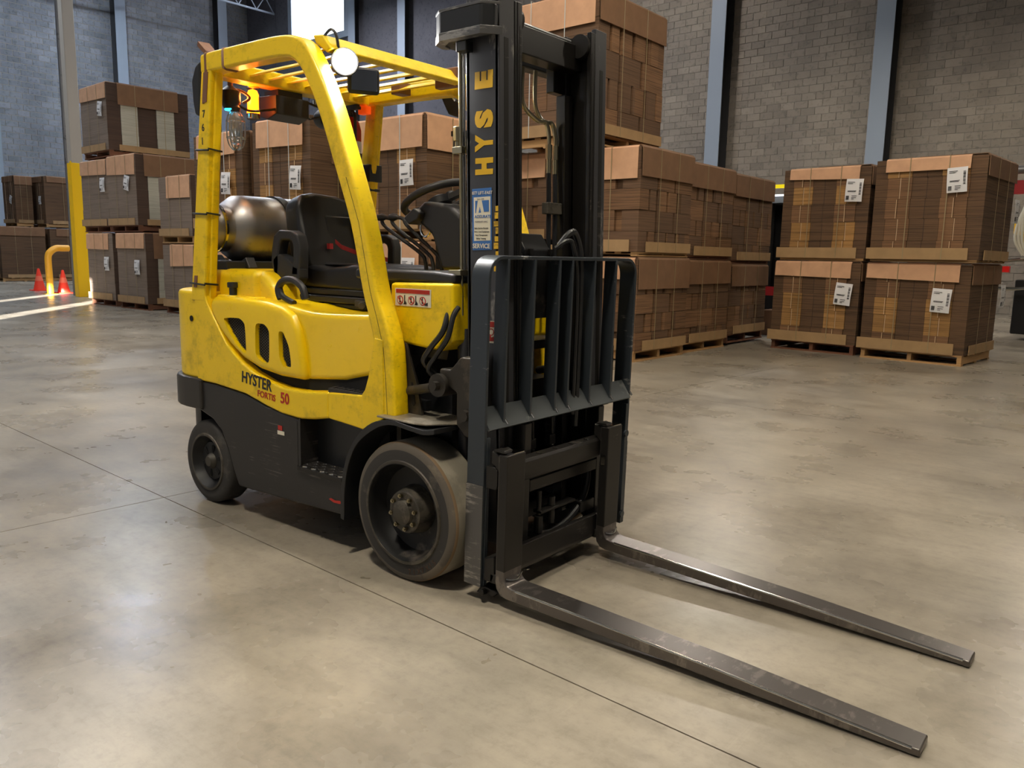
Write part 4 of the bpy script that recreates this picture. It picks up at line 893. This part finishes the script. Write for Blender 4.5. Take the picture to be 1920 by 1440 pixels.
bm = B(); box(bm, .0165, .018, -.052, .052, -.04, .04); xform(bm, Matrix.Translation((-.50, -.27, 1.905)) @ Matrix.Rotation(R(-30), 4, 'Z')); obj('glass', bm, 'mirror', mr)
bm = B(); prism(bm, [(-.05, .085), (-.03, .10), (.03, .07), (.055, -.03), (.045, -.085), (.0, -.07), (-.035, .0)], 1, -.012, .012); xform(bm, Matrix.Translation((-.80, .55, 2.00)) @ Matrix.Rotation(R(20), 4, 'Z') @ Matrix.Scale(1.15, 4)); m2 = part('side_mirror', bm, 'plastic', bev=.006)
bm = B(); tube(bm, [(-.76, .54, 1.99), (-.73, .53, 1.97), (-.68, .50, 1.96)], .010, 8); obj('arm', bm, 'chrome', m2)
bm = B(); lathe(bm, [(0, .03), (.03, .045), (.08, .045), (.09, 0)], (-.69, .53, 1.72), 2, 16); box(bm, -.73, -.65, .49, .57, 1.80, 1.825); part('side_horn', bm, 'plastic')
bm = B(); box(bm, -1.30, -1.24, .38, .42, 1.94, 1.98); part('orange_marker', bm, 'amber_refl', bev=.004)
bm = B(); box(bm, -1.42, -1.27, .43, .52, 1.60, 1.69); box(bm, -1.42, -1.28, .435, .515, 1.55, 1.565); part('leg_clamp', bm, 'plastic', bev=.004)
# ---- propane tank lying across behind the seat
TX, TZ, TR = -1.47, 1.325, .162
TY = -.40
bm = B(); lathe(bm, [(-.02, .0), (-.02, .095), (.0, .108), (.05, .110), (.075, .112), (.10, .135), (.135, .158), (.18, TR), (.62, TR), (.70, .15), (.76, .10), (.775, 0)], (TX, TY, TZ), 1, 56); pt = part('propane_tank', bm, 'alu', label='dull silver propane cylinder lying across')
bm = B(); lathe(bm, [(.02, .1125), (.024, .117), (.034, .117), (.038, .1125)], (TX, TY, TZ), 1, 40); obj('collar_ring', bm, 'chrome', pt)
bm = B()
lathe(bm, [(.34, TR+.002), (.34, TR+.008), (.382, TR+.008), (.382, TR+.002)], (TX, TY, TZ), 1, 48); obj('strap', bm, 'plastic', pt)
bm = B()
for k in range(8): box(bm, TX+.115, TX+.15, -.06, -.015, TZ+.085-k*.013, TZ+.093-k*.013)
box(bm, TX+.105, TX+.143, -.055, -.02, TZ-.02, TZ+.10); obj('strap_ratchet', bm, 'plastic', pt, bev=.002)
bm = B(); box(bm, TX-.14, TX+.14, -.40, .34, TZ-.20, TZ-.155); prism(bm, [(TX-.17, 1.137), (TX+.17, 1.137), (TX+.14, 1.19), (TX+.10, 1.17), (TX-.10, 1.17), (TX-.14, 1.20)], 1, -.30, -.25); prism(bm, [(TX-.17, 1.137), (TX+.17, 1.137), (TX+.14, 1.20), (TX+.10, 1.17), (TX-.10, 1.17), (TX-.14, 1.20)], 1, .20, .25); cyl(bm, (TX+.05, -.36, 1.145), (TX+.05, -.40, 1.145), .02, 10); part('tank_bracket', bm, 'plastic', bev=.006)
# ---- seat
st_ = B(); prism(st_, [(-1.00, 1.155), (-1.00, 1.06), (-.56, 1.05), (-.50, 1.08), (-.49, 1.13), (-.52, 1.162), (-.60, 1.170), (-.80, 1.150), (-.93, 1.165)], 1, -.245, .17)
seat = part('seat_cushion', st_, 'vinyl', bev=.03, seg=4, label='black vinyl seat cushion')
bm = B(); box(bm, -.90, -.60, -.17, .10, 1.160, 1.172); obj('seat_panel', bm, 'vinyl', seat, bev=.006)
bm = B(); outl = [(-.18, 0), (-.205, .12), (-.21, .24), (-.205, .335), (-.175, .378), (-.10, .392), (.04, .385), (.12, .365), (.17, .31), (.20, .22), (.20, .12), (.18, 0)]
A_ = [bm.verts.new((0+.03*(abs(y)/.26)**2+(.0 if z > .1 else .02), y, z)) for y, z in outl]; Bb = [bm.verts.new((-.11, y*.94, z-.005 if z > .3 else z)) for y, z in outl]
bm.faces.new(A_); bm.faces.new(Bb[::-1])
for i_ in range(len(outl)): bm.faces.new((A_[i_], Bb[i_], Bb[(i_+1) % len(outl)], A_[(i_+1) % len(outl)]))
xform(bm, Matrix.Translation((-.93, -.055, 1.105)) @ Matrix.Rotation(R(-9), 4, 'Y')); bk = part('seat_backrest', bm, 'vinyl', bev=.028, seg=4, label='black vinyl seat backrest')
bm = B(); hexa(bm, [(.004, y, z) for z in (.06, .30) for y in (-.15, .15)]+[(.016, y, z) for z in (.06, .30) for y in (-.15, .15)]) if False else box(bm, .0, .020, -.12, .12, .04, .285); xform(bm, Matrix.Translation((-.925, 0, 1.105)) @ Matrix.Rotation(R(-9), 4, 'Y')); obj('back_pad', bm, 'vinyl', bk, bev=.012, seg=3)
for sgn in (-1, 1):
    ya, yb = (sgn*.28-.048, sgn*.28+.008)
    O_ = [(-1.055, 1.10), (-1.085, 1.17), (-1.075, 1.24), (-1.060, 1.29), (-1.02, 1.315), (-.93, 1.312), (-.885, 1.295), (-.87, 1.25), (-.872, 1.18), (-.88, 1.11)]
    I_ = [(-1.03, 1.11), (-1.02, 1.185), (-1.025, 1.21), (-1.015, 1.255), (-1.00, 1.27), (-.945, 1.27), (-.925, 1.26), (-.918, 1.24), (-.92, 1.19), (-.94, 1.11)]
    bm = B(); strip(bm, O_, I_, ya, yb); prism(bm, [(-1.075, 1.185), (-1.06, 1.10), (-1.02, 1.075), (-.90, 1.075), (-.875, 1.10), (-.875, 1.15), (-.93, 1.17), (-1.0, 1.205), (-1.04, 1.21)], 1, ya, yb); part('hip_restraint', bm, 'plastic', bev=.014, seg=3)
bm = B(); tube(bm, [(-.89, -.415, 1.015), (-.905, -.415, 1.055), (-.87, -.415, 1.092), (-.80, -.415, 1.098), (-.735, -.415, 1.07), (-.715, -.415, 1.02)], .016, 10); tube(bm, [(-.90, -.415, 1.075), (-.88, -.415, 1.03), (-.84, -.41, 1.01), (-.80, -.41, 1.0)], .013, 8); part('seat_lever_guard', bm, 'plastic')
bm = B()
for k, (h0, h1, e) in enumerate(((1.03, 1.06, .0), (1.0, 1.03, .018), (.975, 1.0, .0))): box(bm, -1.02+e, -.48+e*1.5, -.25-e, .25+e, h0, h1)
box(bm, -1.0, -.50, -.22, .22, .965, .98); part('seat_suspension', bm, 'vinyl', bev=.013, seg=3)
bm = B(); box(bm, -.56, -.50, -.28, -.22, .992, 1.02); cyl(bm, (-.52, -.27, 1.0), (-.49, -.30, 1.0), .016, 12); part('seat_adjuster', bm, 'hub', bev=.006)
bm = B(); pts = [(-.905, -.10, 1.27), (-.885, -.08, 1.245), (-.85, -.02, 1.22), (-.81, .04, 1.205), (-.77, .10, 1.19)]
for a, b_ in zip(pts[:-1], pts[1:]): hexa(bm, [(a[0], a[1], a[2]-.010), (b_[0], b_[1], b_[2]-.010), (b_[0]+.002, b_[1], b_[2]-.010), (a[0]+.002, a[1], a[2]-.010), (a[0], a[1], a[2]+.010), (b_[0], b_[1], b_[2]+.010), (b_[0]+.002, b_[1], b_[2]+.010), (a[0]+.002, a[1], a[2]+.010)])
box(bm, -.915, -.895, -.14, -.12, 1.235, 1.26); part('seat_belt', bm, 'belt', label='red seat belt strap')
bm = B(); lathe(bm, [(0, .0), (0, .025), (.03, .035), (.05, .02), (.055, 0)], (-.93, .05, 1.40), 0, 14); box(bm, -.935, -.915, .04, .06, 1.22, 1.41); part('belt_guide', bm, 'plastic', bev=.004)
# ---- steering wheel and column, levers
bm = B(); RW = .156
tube(bm, [(RW*math.cos(a), RW*math.sin(a), 0) for a in [k*math.pi/8 for k in range(16)]], .0165, 12, closed=True)
sw = Matrix.Translation((-.362, .03, 1.455)) @ Matrix.Rotation(R(-24), 4, 'Y') @ Matrix.Rotation(R(20), 4, 'Z')
hexa(bm, [(x, y, z) for z in (-.025, -.002) for x, y in ((-RW, -.018), (RW, -.018), (RW, .018), (-RW, .018))]); lathe(bm, [(-.05, .03), (-.03, .05), (.0, .052), (.01, .03), (.012, 0)], (0, 0, 0), 2, 22)
xform(bm, sw); part('steering_wheel', bm, 'plastic')
bm = B(); lathe(bm, [(0, .012), (.03, .014), (.05, .02), (.07, .018), (.075, 0)], (.0, RW, .0), 2, 14); xform(bm, sw); part('steering_knob', bm, 'plastic')
bm = B(); prism(bm, [(-.40, 1.40), (-.345, 1.44), (-.20, 1.42), (-.11, 1.36), (-.09, 1.155), (-.24, 1.155), (-.30, 1.30), (-.39, 1.36)], 1, -.085, .115); part('steering_column', bm, 'plastic', bev=.02, seg=3)
bm = B(); prism(bm, [(-.43, 1.37), (-.37, 1.41), (-.33, 1.39), (-.345, 1.36), (-.40, 1.34)], 1, -.12, -.02); part('column_switch', bm, 'plastic', bev=.008)
bm = B(); lathe(bm, [(0, .032), (.004, .034), (.008, .032)], (-.395, -.02, 1.33), 1, 24); tube(bm, [(-.395+.030*math.cos(a), -.02, 1.33+.036*math.sin(a)) for a in [k*math.pi/6 for k in range(12)]], .005, 6, closed=True); part('gauge_ring', bm, 'chrome')
bm = B(); box(bm, -.415, -.375, .06, .10, 1.155, 1.33); part('console_post', bm, 'hub', bev=.005)
for k in range(3):
    x = (-.70, -.635, -.555)[k]; xb = (-.41, -.365, -.315)[k]; bm = B(); tube(bm, [(x-.05, 0, 1.380), (x, 0, 1.372), (x+.035, 0, 1.335), (xb-.04, 0, 1.225), (xb-.006, 0, 1.185), (xb, 0, 1.15)], .0085, 8); lv = part('control_lever', bm, 'plastic')
    bm = B(); lathe(bm, [(-.03, 0), (-.025, .014), (0, .018), (.02, .012), (.03, .006)], (x-.06, 0, 1.381), 0, 12); obj('knob', bm, 'plastic', lv)

# ================================================================== MAST
MT_ = Matrix.Translation((-.035, 0, 0)) @ rot_about('Y', R(-1.4), Vector((.17, 0, 1.2))) @ Matrix.Diagonal((1, .925, 1, 1))
def mpart(name, bm, m, parent=None, bev=0, **k): xform(bm, MT_); return part(name, bm, m, parent, bev, **k)
ZT = 2.10
MC = None
for sgn in (-1, 1):
    s = sgn
    def by(bm, x0, x1, a, b_, z0, z1): y0, y1 = sorted((s*a, s*b_)); box(bm, x0, x1, y0, y1, z0, z1)
    bm = B(); by(bm, .172, .318, .342, .362, .16, ZT); by(bm, .302, .322, .275, .362, .16, ZT); by(bm, .168, .188, .270, .362, .16, ZT-.06)
    ch = mpart('mast_outer_channel', bm, 'mast', bev=.003)
    if s < 0: MC = ch
    bm = B(); by(bm, .195, .325, .262, .275, .14, ZT-.02); by(bm, .308, .327, .232, .262, .14, ZT-.02); by(bm, .195, .215, .225, .262, .14, ZT-.02); mpart('mast_inner_channel', bm, 'greasy', bev=.003, label='greased dark inner channel')
    bm = B(); by(bm, .3272, .3282, .240, .25, .5, ZT-.1); by(bm, .3222, .3232, .31, .335, .3, ZT-.15); mpart('rail_wear', bm, 'shank')
    bm = B(); cyl(bm, (.25, s*.285, ZT-.11), (.25, s*.335, ZT-.11), .055, 24); cyl(bm, (.28, s*.215, ZT-.07), (.28, s*.26, ZT-.07), .045, 20); mpart('mast_roller', bm, 'shank')
    # lift cylinders behind the channels: chromed rod over dark barrel
    bm = B(); cyl(bm, (.135, s*.345, .35), (.135, s*.345, .95), .026, 16); lc = mpart('lift_cylinder', bm, 'mast')
    bm = B(); cyl(bm, (.135, s*.345, .95), (.135, s*.345, 1.96), .013, 14); xform(bm, MT_); obj('rod', bm, 'chrome', lc)
    bm = B(); cyl(bm, (.152, s*.375, 1.0), (.152, s*.375, 1.96), .006, 10); xform(bm, MT_); obj('pipe', bm, 'brass', lc)
# chunky tie bar at the top, wrapping behind and beside the channels (scuffed edges)
tb = [(.275, -.372), (.245, -.405), (.055, -.405), (.005, -.37), (-.012, -.32), (-.012, .32), (.005, .37), (.045, .395), (.09, .395), (.12, .372)]
ti = [(.272, -.345), (.240, -.340), (.075, -.340), (.060, -.330), (.050, -.30), (.050, .30), (.060, .330), (.075, .340), (.09, .340), (.118, .345)]
bm = B(); strip(bm, tb, ti, 1.955, 2.050, ax=2); tbo = part('tie_bar', bm, 'black', bev=.012, seg=3, label='thick black cross-tie with scuffed pale edges')
bm = B(); strip(bm, [(x-.001, y*1.004) for x, y in tb[:5]], [(x+.02, y*.93) for x, y in tb[:5]], 1.948, 1.976, ax=2); obj('scuffed_edge', bm, 'bare', tbo, bev=.006)
bm = B(); strip(bm, [(x-.001, y*1.003) for x, y in tb[:5]], [(x+.015, y*.95) for x, y in tb[:5]], 2.044, 2.053, ax=2); obj('scuffed_edge', bm, 'bare', tbo, bev=.003)
bm = B(); box(bm, .10, .15, -.37, -.33, 1.915, 1.95); obj('rod_stop', bm, 'black', tbo, bev=.004)
bm = B(); box(bm, .19, .265, -.262, .262, ZT-.16, ZT-.06); cyl(bm, (.23, -.262, ZT-.055), (.23, .262, ZT-.055), .018, 12); box(bm, .16, .20, .16, .262, ZT-.24, ZT-.10); mpart('inner_crosshead', bm, 'greasy', bev=.01)
bm = B(); box(bm, .15, .17, -.262, .262, .30, .40); mpart('mast_crossmember', bm, 'greasy', bev=.005)
for a_, z_ in ((.15, 1.08), (.18, .16)): bm = B(); box(bm, a_, a_+.02, -.262, .262, z_, z_+.06); mpart('mast_crossmember', bm, 'greasy', bev=.005)
# centre free-lift cylinder, chains, sheave head and hoses
bm = B(); cyl(bm, (.20, -.085, .20), (.20, -.085, 1.15), .045, 24); fc = mpart('free_lift_cylinder', bm, 'mast')
bm = B(); cyl(bm, (.20, -.085, 1.15), (.20, -.085, 1.25), .028, 18); xform(bm, MT_); obj('rod', bm, 'chrome', fc)
bm = B(); prism(bm, [(.14, 1.13), (.25, 1.10), (.30, .98), (.31, 1.24), (.27, 1.30), (.17, 1.30)], 1, -.19, -.02); cyl(bm, (.25, -.205, 1.20), (.25, -.01, 1.20), .055, 24); mpart('chain_sheave_head', bm, 'rim', bev=.006)
for y in (-.165, -.03):
    bm = B()
    for k in range(34): box(bm, .312, .324, y-.011, y+.011, .33+k*.027, .333+k*.027+.018)
    for k in range(33): box(bm, .3145, .3215, y-.008, y+.008, .348+k*.027, .360+k*.027)
    mpart('lift_chain', bm, 'greasy', smooth=False)
    bm = B(); box(bm, .318, .335, y-.02, y+.02, .49, .53); cyl(bm, (.325, y, .42), (.33, y, .49), .01, 8); cyl(bm, (.33, y, .53), (.33, y, .60), .007, 8); mpart('chain_anchor', bm, 'shank', bev=.003)
for k, dx in enumerate((0, .035)):
    bm = B(); y = .095+dx*1.3
    tube(bm, [(.17, y-.05-(.06 if k == 0 else .02), 1.93), (.17, y-.05-(.06 if k == 0 else .02), 1.80), (.18, y-.03, 1.745), (.19, y+.02, 1.74), (.20, y+.03, 1.69), (.20, y+.03, 1.62)], .009, 10); tb2 = mpart('steel_pipe', bm, 'brass', label='bent zinc hydraulic pipe')
    bm = B(); cyl(bm, (.20, y+.03, 1.60), (.20, y+.03, 1.655), .014, 6); cyl(bm, (.20, y+.03, 1.545), (.20, y+.03, 1.60), .011, 10); xform(bm, MT_); obj('fitting', bm, 'brass', tb2)
    bm = B(); tube(bm, [(.20, y+.03, 1.56), (.205, y+.025, 1.40), (.215, y+.01, 1.20), (.22, y+.01, .90), (.22, y, .45)], .010, 8); mpart('hose', bm, 'black')
bm = B(); box(bm, .19, .225, .09, .19, 1.385, 1.43); mpart('hose_clamp', bm, 'hub', bev=.004)
bm = B(); box(bm, .19, .235, .19, .245, .16, ZT-.25); mpart('hose_channel', bm, 'greasy', bev=.003)
bm = B(); tube(bm, [(.30, .0, 1.26), (.33, .03, 1.31), (.33, .07, 1.30), (.335, .10, 1.20), (.33, .11, .9), (.33, .10, .55)], .012, 8); tube(bm, [(.30, -.02, 1.25), (.335, .01, 1.28), (.335, .05, 1.25), (.335, .08, 1.1), (.33, .08, .6)], .009, 8); part('hose', bm, 'black')
bm = B(); box(bm, .03, .11, .14, .30, 1.27, 1.29); part('hose_guide', bm, 'plastic')
# hose and fittings beside the near channel
bm = B(); cyl(bm, (.135, -.370, 1.62), (.135, -.370, 1.67), .018, 6); cyl(bm, (.135, -.370, 1.585), (.135, -.370, 1.62), .012, 12); box(bm, .118, .165, -.385, -.36, 1.575, 1.60); mpart('pipe_fitting', bm, 'brass', bev=.002)
bm = B(); box(bm, .115, .175, -.41, -.365, 1.145, 1.165); mpart('pipe_clamp', bm, 'brass', bev=.002)
bm = B(); cyl(bm, (.135, -.40, 1.02), (.135, -.40, 1.07), .013, 6); cyl(bm, (.135, -.40, .97), (.135, -.40, 1.02), .011, 10); mpart('pipe_fitting', bm, 'brass', bev=.002)
bm = B(); tube(bm, [(.10, -.374, 1.03), (.10, -.40, 1.0), (.095, -.422, .94), (.03, -.425, .87), (.0, -.42, .82), (.03, -.37, .77), (.10, -.35, .73)], .011, 10); part('hose', bm, 'black')
bm = B(); tube(bm, [(.128, -.374, 1.03), (.128, -.40, 1.0), (.12, -.422, .92), (.06, -.42, .85), (.025, -.42, .79), (.07, -.36, .74)], .010, 10); part('hose', bm, 'black')
# letters on the near channel (read upwards), service sticker, small warning sticker
def mtext(txt, size, m, x, z, up=True, sx=1, w=.003, y=-.3632, parent=None, name='lettering', depth=.0006):
    o = text_bm(txt, size, m, parent or MC, name, depth, w, sx)
    if up: place(o, MT_ @ Vector((x+.024, y, z)), (0, 0, 1), (-1, 0, 0))
    else: place(o, MT_ @ Vector((x, y, z)), (1, 0, 0), (0, 0, 1))
    return o
for ch_, z in (('H', 1.495), ('Y', 1.583), ('S', 1.658), ('E', 1.785)):
    o = mtext(ch_, .100, 'letter', .262, z, w=.007, sx={'H': .80, 'Y': .66, 'S': 1.15, 'E': 1.1}[ch_]); o['label'] = 'chipped yellow letter %s' % ch_
bm = B(); box(bm, .197, .287, -.3645, -.3625, 1.235, 1.450); sk = mpart('service_sticker', bm, 'blueprint', smooth=False, label='blue and white service sticker')
bm = B(); box(bm, .205, .282, -.3655, -.3645, 1.268, 1.420); xform(bm, MT_); obj('panel', bm, 'cream', sk, smooth=False)
bm = B(); prism(bm, [(.212, 1.365), (.212, 1.408), (.224, 1.408), (.215, 1.365)], 1, -.3662, -.3655); prism(bm, [(.243, 1.408), (.276, 1.408), (.276, 1.368), (.253, 1.368)], 1, -.3662, -.3655); prism(bm, [(.228, 1.366), (.239, 1.366), (.2335, 1.386)], 1, -.3662, -.3655); xform(bm, MT_); obj('logo', bm, 'blueprint', sk, smooth=False)
for tx, sz, m_, x, z, w_ in (('ACCURATE', .0150, 'blueprint', .184, 1.348, .0002), ('877 LIFT-FAST', .0155, 'cream', .173, 1.430, .0002), ('SERVICE', .0225, 'cream', .174, 1.243, .0006), ('FORKLIFT INC', .0095, 'greyprint', .186, 1.332, 0), ('Since 1979', .0075, 'greyprint', .196, 1.411, 0),
                            ('Sales Service Rentals', .0078, 'print', .183, 1.310, 0), ('Parts Used Equipment', .0078, 'print', .183, 1.298, 0), ('Fleet Management', .0078, 'print', .187, 1.286, 0), ('Safety Training', .0078, 'print', .191, 1.274, 0)):
    mtext(tx, sz, m_, x+.025, z, False, 1, w_, -.3668, sk, 'lettering', .0003)
bm = B(); box(bm, .262, .305, -.3645, -.3625, .905, .985); s2_ = mpart('warning_sticker', bm, 'cream', smooth=False, label='small red and white warning sticker')
bm = B(); box(bm, .265, .302, -.3655, -.3645, .962, .982); xform(bm, MT_); obj('print', bm, 'redprint', s2_, smooth=False)
bm = B(); lathe(bm, [(0, .013), (-.001, .013), (-.001, .010), (0, .010)], (.284, -.3646, .945), 1, 20, closed=True); prism(bm, [(.27, .912), (.297, .912), (.295, .93), (.285, .925), (.279, .936)], 1, -.3655, -.3645); xform(bm, MT_); obj('print', bm, 'redprint', s2_, smooth=False)
bm = B()
for k in range(9): z = 1.16+k*.026; box(bm, .296+.004*(k % 3), .316, -.3634, -.3622, z, z+.018+.004*(k % 2))
mpart('worn_paint_patch', bm, 'letter', smooth=False, label='old yellow paint showing through')

# ================================================================== CARRIAGE, BACKREST, FORKS (tilted a degree forward)
CT = rot_about('Y', R(.98), Vector((.15, 0, .25)))
def cpart(name, bm, m, parent=None, bev=0, **k): xform(bm, CT); return part(name, bm, m, parent, bev, **k)
bm = B(); prism(bm, [(.355, .425), (.355, .505), (.395, .505), (.405, .495), (.405, .440), (.398, .425)], 1, -.475, .285)
for y in [-.42+k*.105 for k in range(7)]: box(bm, .370, .392, y-.006, y+.006, .505, .509)
cpart('carriage_upper_bar', bm, 'shank', bev=.004)
bm = B(); prism(bm, [(.355, .085), (.355, .17), (.40, .185), (.405, .105), (.395, .085)], 1, -.475, .285); cpart('carriage_lower_bar', bm, 'shank', bev=.006)
for y in (-.245, .245): bm = B(); box(bm, .300, .358, y-.02, y+.02, .09, .62); cpart('carriage_side_plate', bm, 'greasy', bev=.004)
bm = B(); box(bm, .335, .358, -.225, .225, .355, .400); cpart('carriage_stiffener', bm, 'shank', bev=.003)
bm = B(); tube(bm, [(.33, -.12, .16), (.345, -.06, .155), (.345, .06, .18), (.34, .16, .24), (.335, .20, .32), (.33, .20, .40)], .013, 10); cpart('hose', bm, 'rim')
bm = B(); cyl(bm, (.34, -.14, .17), (.34, -.14, .24), .018, 8); cyl(bm, (.34, -.06, .19), (.34, -.06, .30), .016, 8); cyl(bm, (.34, -.14, .24), (.34, -.14, .34), .010, 8); box(bm, .32, .36, .12, .22, .19, .235); box(bm, .32, .36, -.15, .08, .25, .262); cpart('sideshift_cylinder_fittings', bm, 'shank', bev=.003)
# backrest frame: flat bar bent round the top corners
def arc(cx0, cz0, r_, a0, a1, n=7): return [(cx0+r_*math.cos(R(a0+(a1-a0)*k/n)), cz0+r_*math.sin(R(a0+(a1-a0)*k/n))) for k in range(n+1)]
ZB = 1.222; HY = .482; r_ = .075; th = .013
po = [(-HY, .058)]+arc(-HY+r_, ZB-r_, r_, 180, 90)+arc(HY-r_, ZB-r_, r_, 90, 0)+[(HY, .058)]
pi_ = [(-HY+th, .058)]+arc(-HY+r_, ZB-r_, r_-th, 180, 90)+arc(HY-r_, ZB-r_, r_-th, 90, 0)+[(HY-th, .058)]
bm = B(); strip(bm, po, pi_, .272, .350, ax=0); bf = cpart('backrest_frame', bm, 'slate', bev=.003, label='slate grey load backrest frame')
for sgn in (-1, 1):
    y0, y1 = sorted((sgn*(HY+.0005), sgn*(HY+.0025))); bm = B(); box(bm, .2725, .3495, y0, y1, .06, .43); xform(bm, CT); obj('scraped_end', bm, 'bare', bf, smooth=False, label='scraped bare metal end')
    y0, y1 = sorted((sgn*(HY-.03), sgn*(HY-.013))); bm = B(); box(bm, .33, .352, y0, y1, .06, .60)
    for z in (.105, .47): cyl(bm, (.352, sgn*(HY-.028), z), (.362, sgn*(HY-.028), z), .016, 14)
    xform(bm, CT); obj('mounting_plate', bm, 'slate', bf, bev=.002)
for y in (-.380, -.230, -.078, .004, .158, .314):
    bm = B(); box(bm, .296, .352, y-.006, y+.006, .625, ZB-th+.002)
    cpart('backrest_slat', bm, 'slate', bev=.002)
bm = B(); prism(bm, [(.304, .695), (.312, .700), (.362, .628), (.354, .622)], 1, -HY+th, HY-th); cr2 = cpart('backrest_crossbar', bm, 'gunmetal', bev=.002, label='bare steel angled crossbar')
for y in (-.380, -.230, -.078, .004, .158, .314, .47):
    bm = B(); tube(bm, [(.308, y+.008, .702), (.324, y+.010, .686), (.339, y+.008, .664), (.360, y+.010, .636)], .004, 6); xform(bm, CT); obj('weld_bead', bm, 'chrome', cr2)
# forks: shank, heel radius, tapering blade with worn tip
XF = .452
def fork(yc, dy, L, notch):
    top = []
    # side profile (x, z) - outer back/bottom then inner
    prof = [(XF-.040, .556), (XF-.040, .10), (XF-.034, .073), (XF-.018, .055), (XF+.01, .048), (XF+.30, .045), (XF+L*.6, .036), (XF+L, .030)]
    inn = [(XF, .556), (XF, .125), (XF+.006, .107), (XF+.016, .096), (XF+.034, .091), (XF+.30, .086), (XF+L*.6, .074), (XF+L, .052)]
    bm = B(); n = len(prof); rows = []
    def yo(x, s):
        f = max(0, (x-XF)/L); hw = .050*(1 if f < .96 else (1-(f-.96)/.04*.12)); return yc+dy*f+s*hw
    V = {}
    for i_ in range(n):
        for s in (-1, 1):
            for nm, pr in (('o', prof), ('i', inn)): V[nm, i_, s] = bm.verts.new((pr[i_][0], yo(pr[i_][0], s), pr[i_][1]))
    for i_ in range(n-1):
        bm.faces.new((V['o', i_, -1], V['o', i_+1, -1], V['o', i_+1, 1], V['o', i_, 1])); bm.faces.new((V['i', i_, -1], V['i', i_, 1], V['i', i_+1, 1], V['i', i_+1, -1]))
        for s in (-1, 1): bm.faces.new((V['o', i_, s], V['i', i_, s], V['i', i_+1, s], V['o', i_+1, s]))
    bm.faces.new([V['o', 0, -1], V['o', 0, 1], V['i', 0, 1], V['i', 0, -1]]); bm.faces.new([V['o', n-1, -1], V['i', n-1, -1], V['i', n-1, 1], V['o', n-1, 1]])
    f_ = cpart('fork', bm, 'steel', bev=.005, seg=2, label='worn bare steel fork, '+('nearer of the two' if yc < 0 else 'farther of the two'))
    bm = B(); prism(bm, [(XF-.04, .49), (XF-.04, .55), (XF-.075, .562), (XF-.075, .515), (XF-.062, .512)], 1, yc-.045, yc+.045); xform(bm, CT); obj('hook', bm, 'shank', f_, bev=.004)
    bm = B(); box(bm, XF-.068, XF-.04, yc-.045, yc+.045, .085, .12); xform(bm, CT); obj('hook', bm, 'shank', f_, bev=.004)
    bm = B(); box(bm, XF-.0385, XF+.0005, yc-.0502, yc+.0502, .14, .5555); xform(bm, CT); obj('shank_face', bm, 'shank', f_, bev=.004)
    bm = B(); box(bm, XF-.036, XF-.004, yc-.01, yc+.046, .5562, .5585); xform(bm, CT); obj('worn_top', bm, 'chrome', f_, smooth=False)
    bm = B(); prism(bm, [(XF-.060, .563), (XF-.010, .563), (XF-.015, .572), (XF-.060, .570)], 1, yc-.052, yc-.012); xform(bm, CT); obj('fork_pin', bm, 'shank', f_, bev=.002)
    bm = B(); tube(bm, [(XF+.003, yc-.044, .118), (XF+.010, yc-.015, .108), (XF+.012, yc+.015, .108), (XF+.003, yc+.044, .118)], .004, 6); xform(bm, CT); obj('worn_heel', bm, 'chrome', f_)
    bm = B(); xs_ = [XF+.05, XF+.30, XF+L*.6, XF+L*.985]; zs_2 = [.0905, .0865, .0745, .0530]
    for s in (-1, 1): tube(bm, [(x, yo(x, s)-s*.0035, z-.0035) for x, z in zip(xs_, zs_2)], .0045, 8, False) if s < 0 else None
    xform(bm, CT); obj('polished_edge_glint', bm, 'chrome', f_, label='polished edge, its highlight set in as a chrome strip')  # chrome strip paints the highlight along the polished near edge
    return f_
fork(-.430, .024, 1.322, 1); F2 = fork(.208, -.020, 1.332, 0)
bm = B(); box(bm, XF-.030, XF-.012, .1560, .1572, .40, .44); xform(bm, CT); obj('tag_plate', bm, 'chrome', F2, label='small bright foil tag')
bm = B(); prism(bm, [(.32, .03), (.40, .035), (.42, .055), (.34, .06)], 1, -.47, -.40); cyl(bm, (.36, -.49, .045), (.36, -.40, .045), .012, 8); cpart('lower_hook', bm, 'greasy', bev=.003)
bm = B(); hexa(bm, [(.30, .352, 1.09), (.345, .352, 1.09), (.345, .355, 1.09), (.30, .355, 1.09), (.30, .352, 1.14), (.33, .352, 1.14), (.33, .355, 1.14), (.30, .355, 1.14)]); 
bm.free()

# ---- fire extinguisher strapped by the far rear leg
EX = Vector((-1.33, .355, 1.60))
def ex(bm): xform(bm, Matrix.Translation(EX)); return bm
bm = B(); lathe(bm, [(0, 0), (0, .048), (.02, .055), (.26, .055), (.30, .045), (.325, .02), (.33, 0)], (0, 0, 0), 2, 28); fe = part('fire_extinguisher', ex(bm), 'red', label='red fire extinguisher strapped beside the far rear leg')
bm = B(); lathe(bm, [(.07, .0555), (.07, .0565), (.20, .0565), (.20, .0555)], (0, 0, 0), 2, 28); obj('label', ex(bm), 'white', fe)
bm = B(); lathe(bm, [(.10, .0567), (.10, .0572), (.14, .0572), (.14, .0567)], (0, 0, 0), 2, 28); obj('label_band', ex(bm), 'print', fe)
bm = B(); cyl(bm, (0, 0, .33), (0, 0, .36), .02, 12); box(bm, -.02, .07, -.012, .012, .36, .375); box(bm, -.02, .06, -.012, .012, .375, .39); obj('valve', ex(bm), 'plastic', fe)
bm = B(); tube(bm, [(.02, 0, .35), (.06, -.02, .32), (.07, -.03, .22), (.06, -.03, .12)], .009, 8); obj('hose', ex(bm), 'plastic', fe)
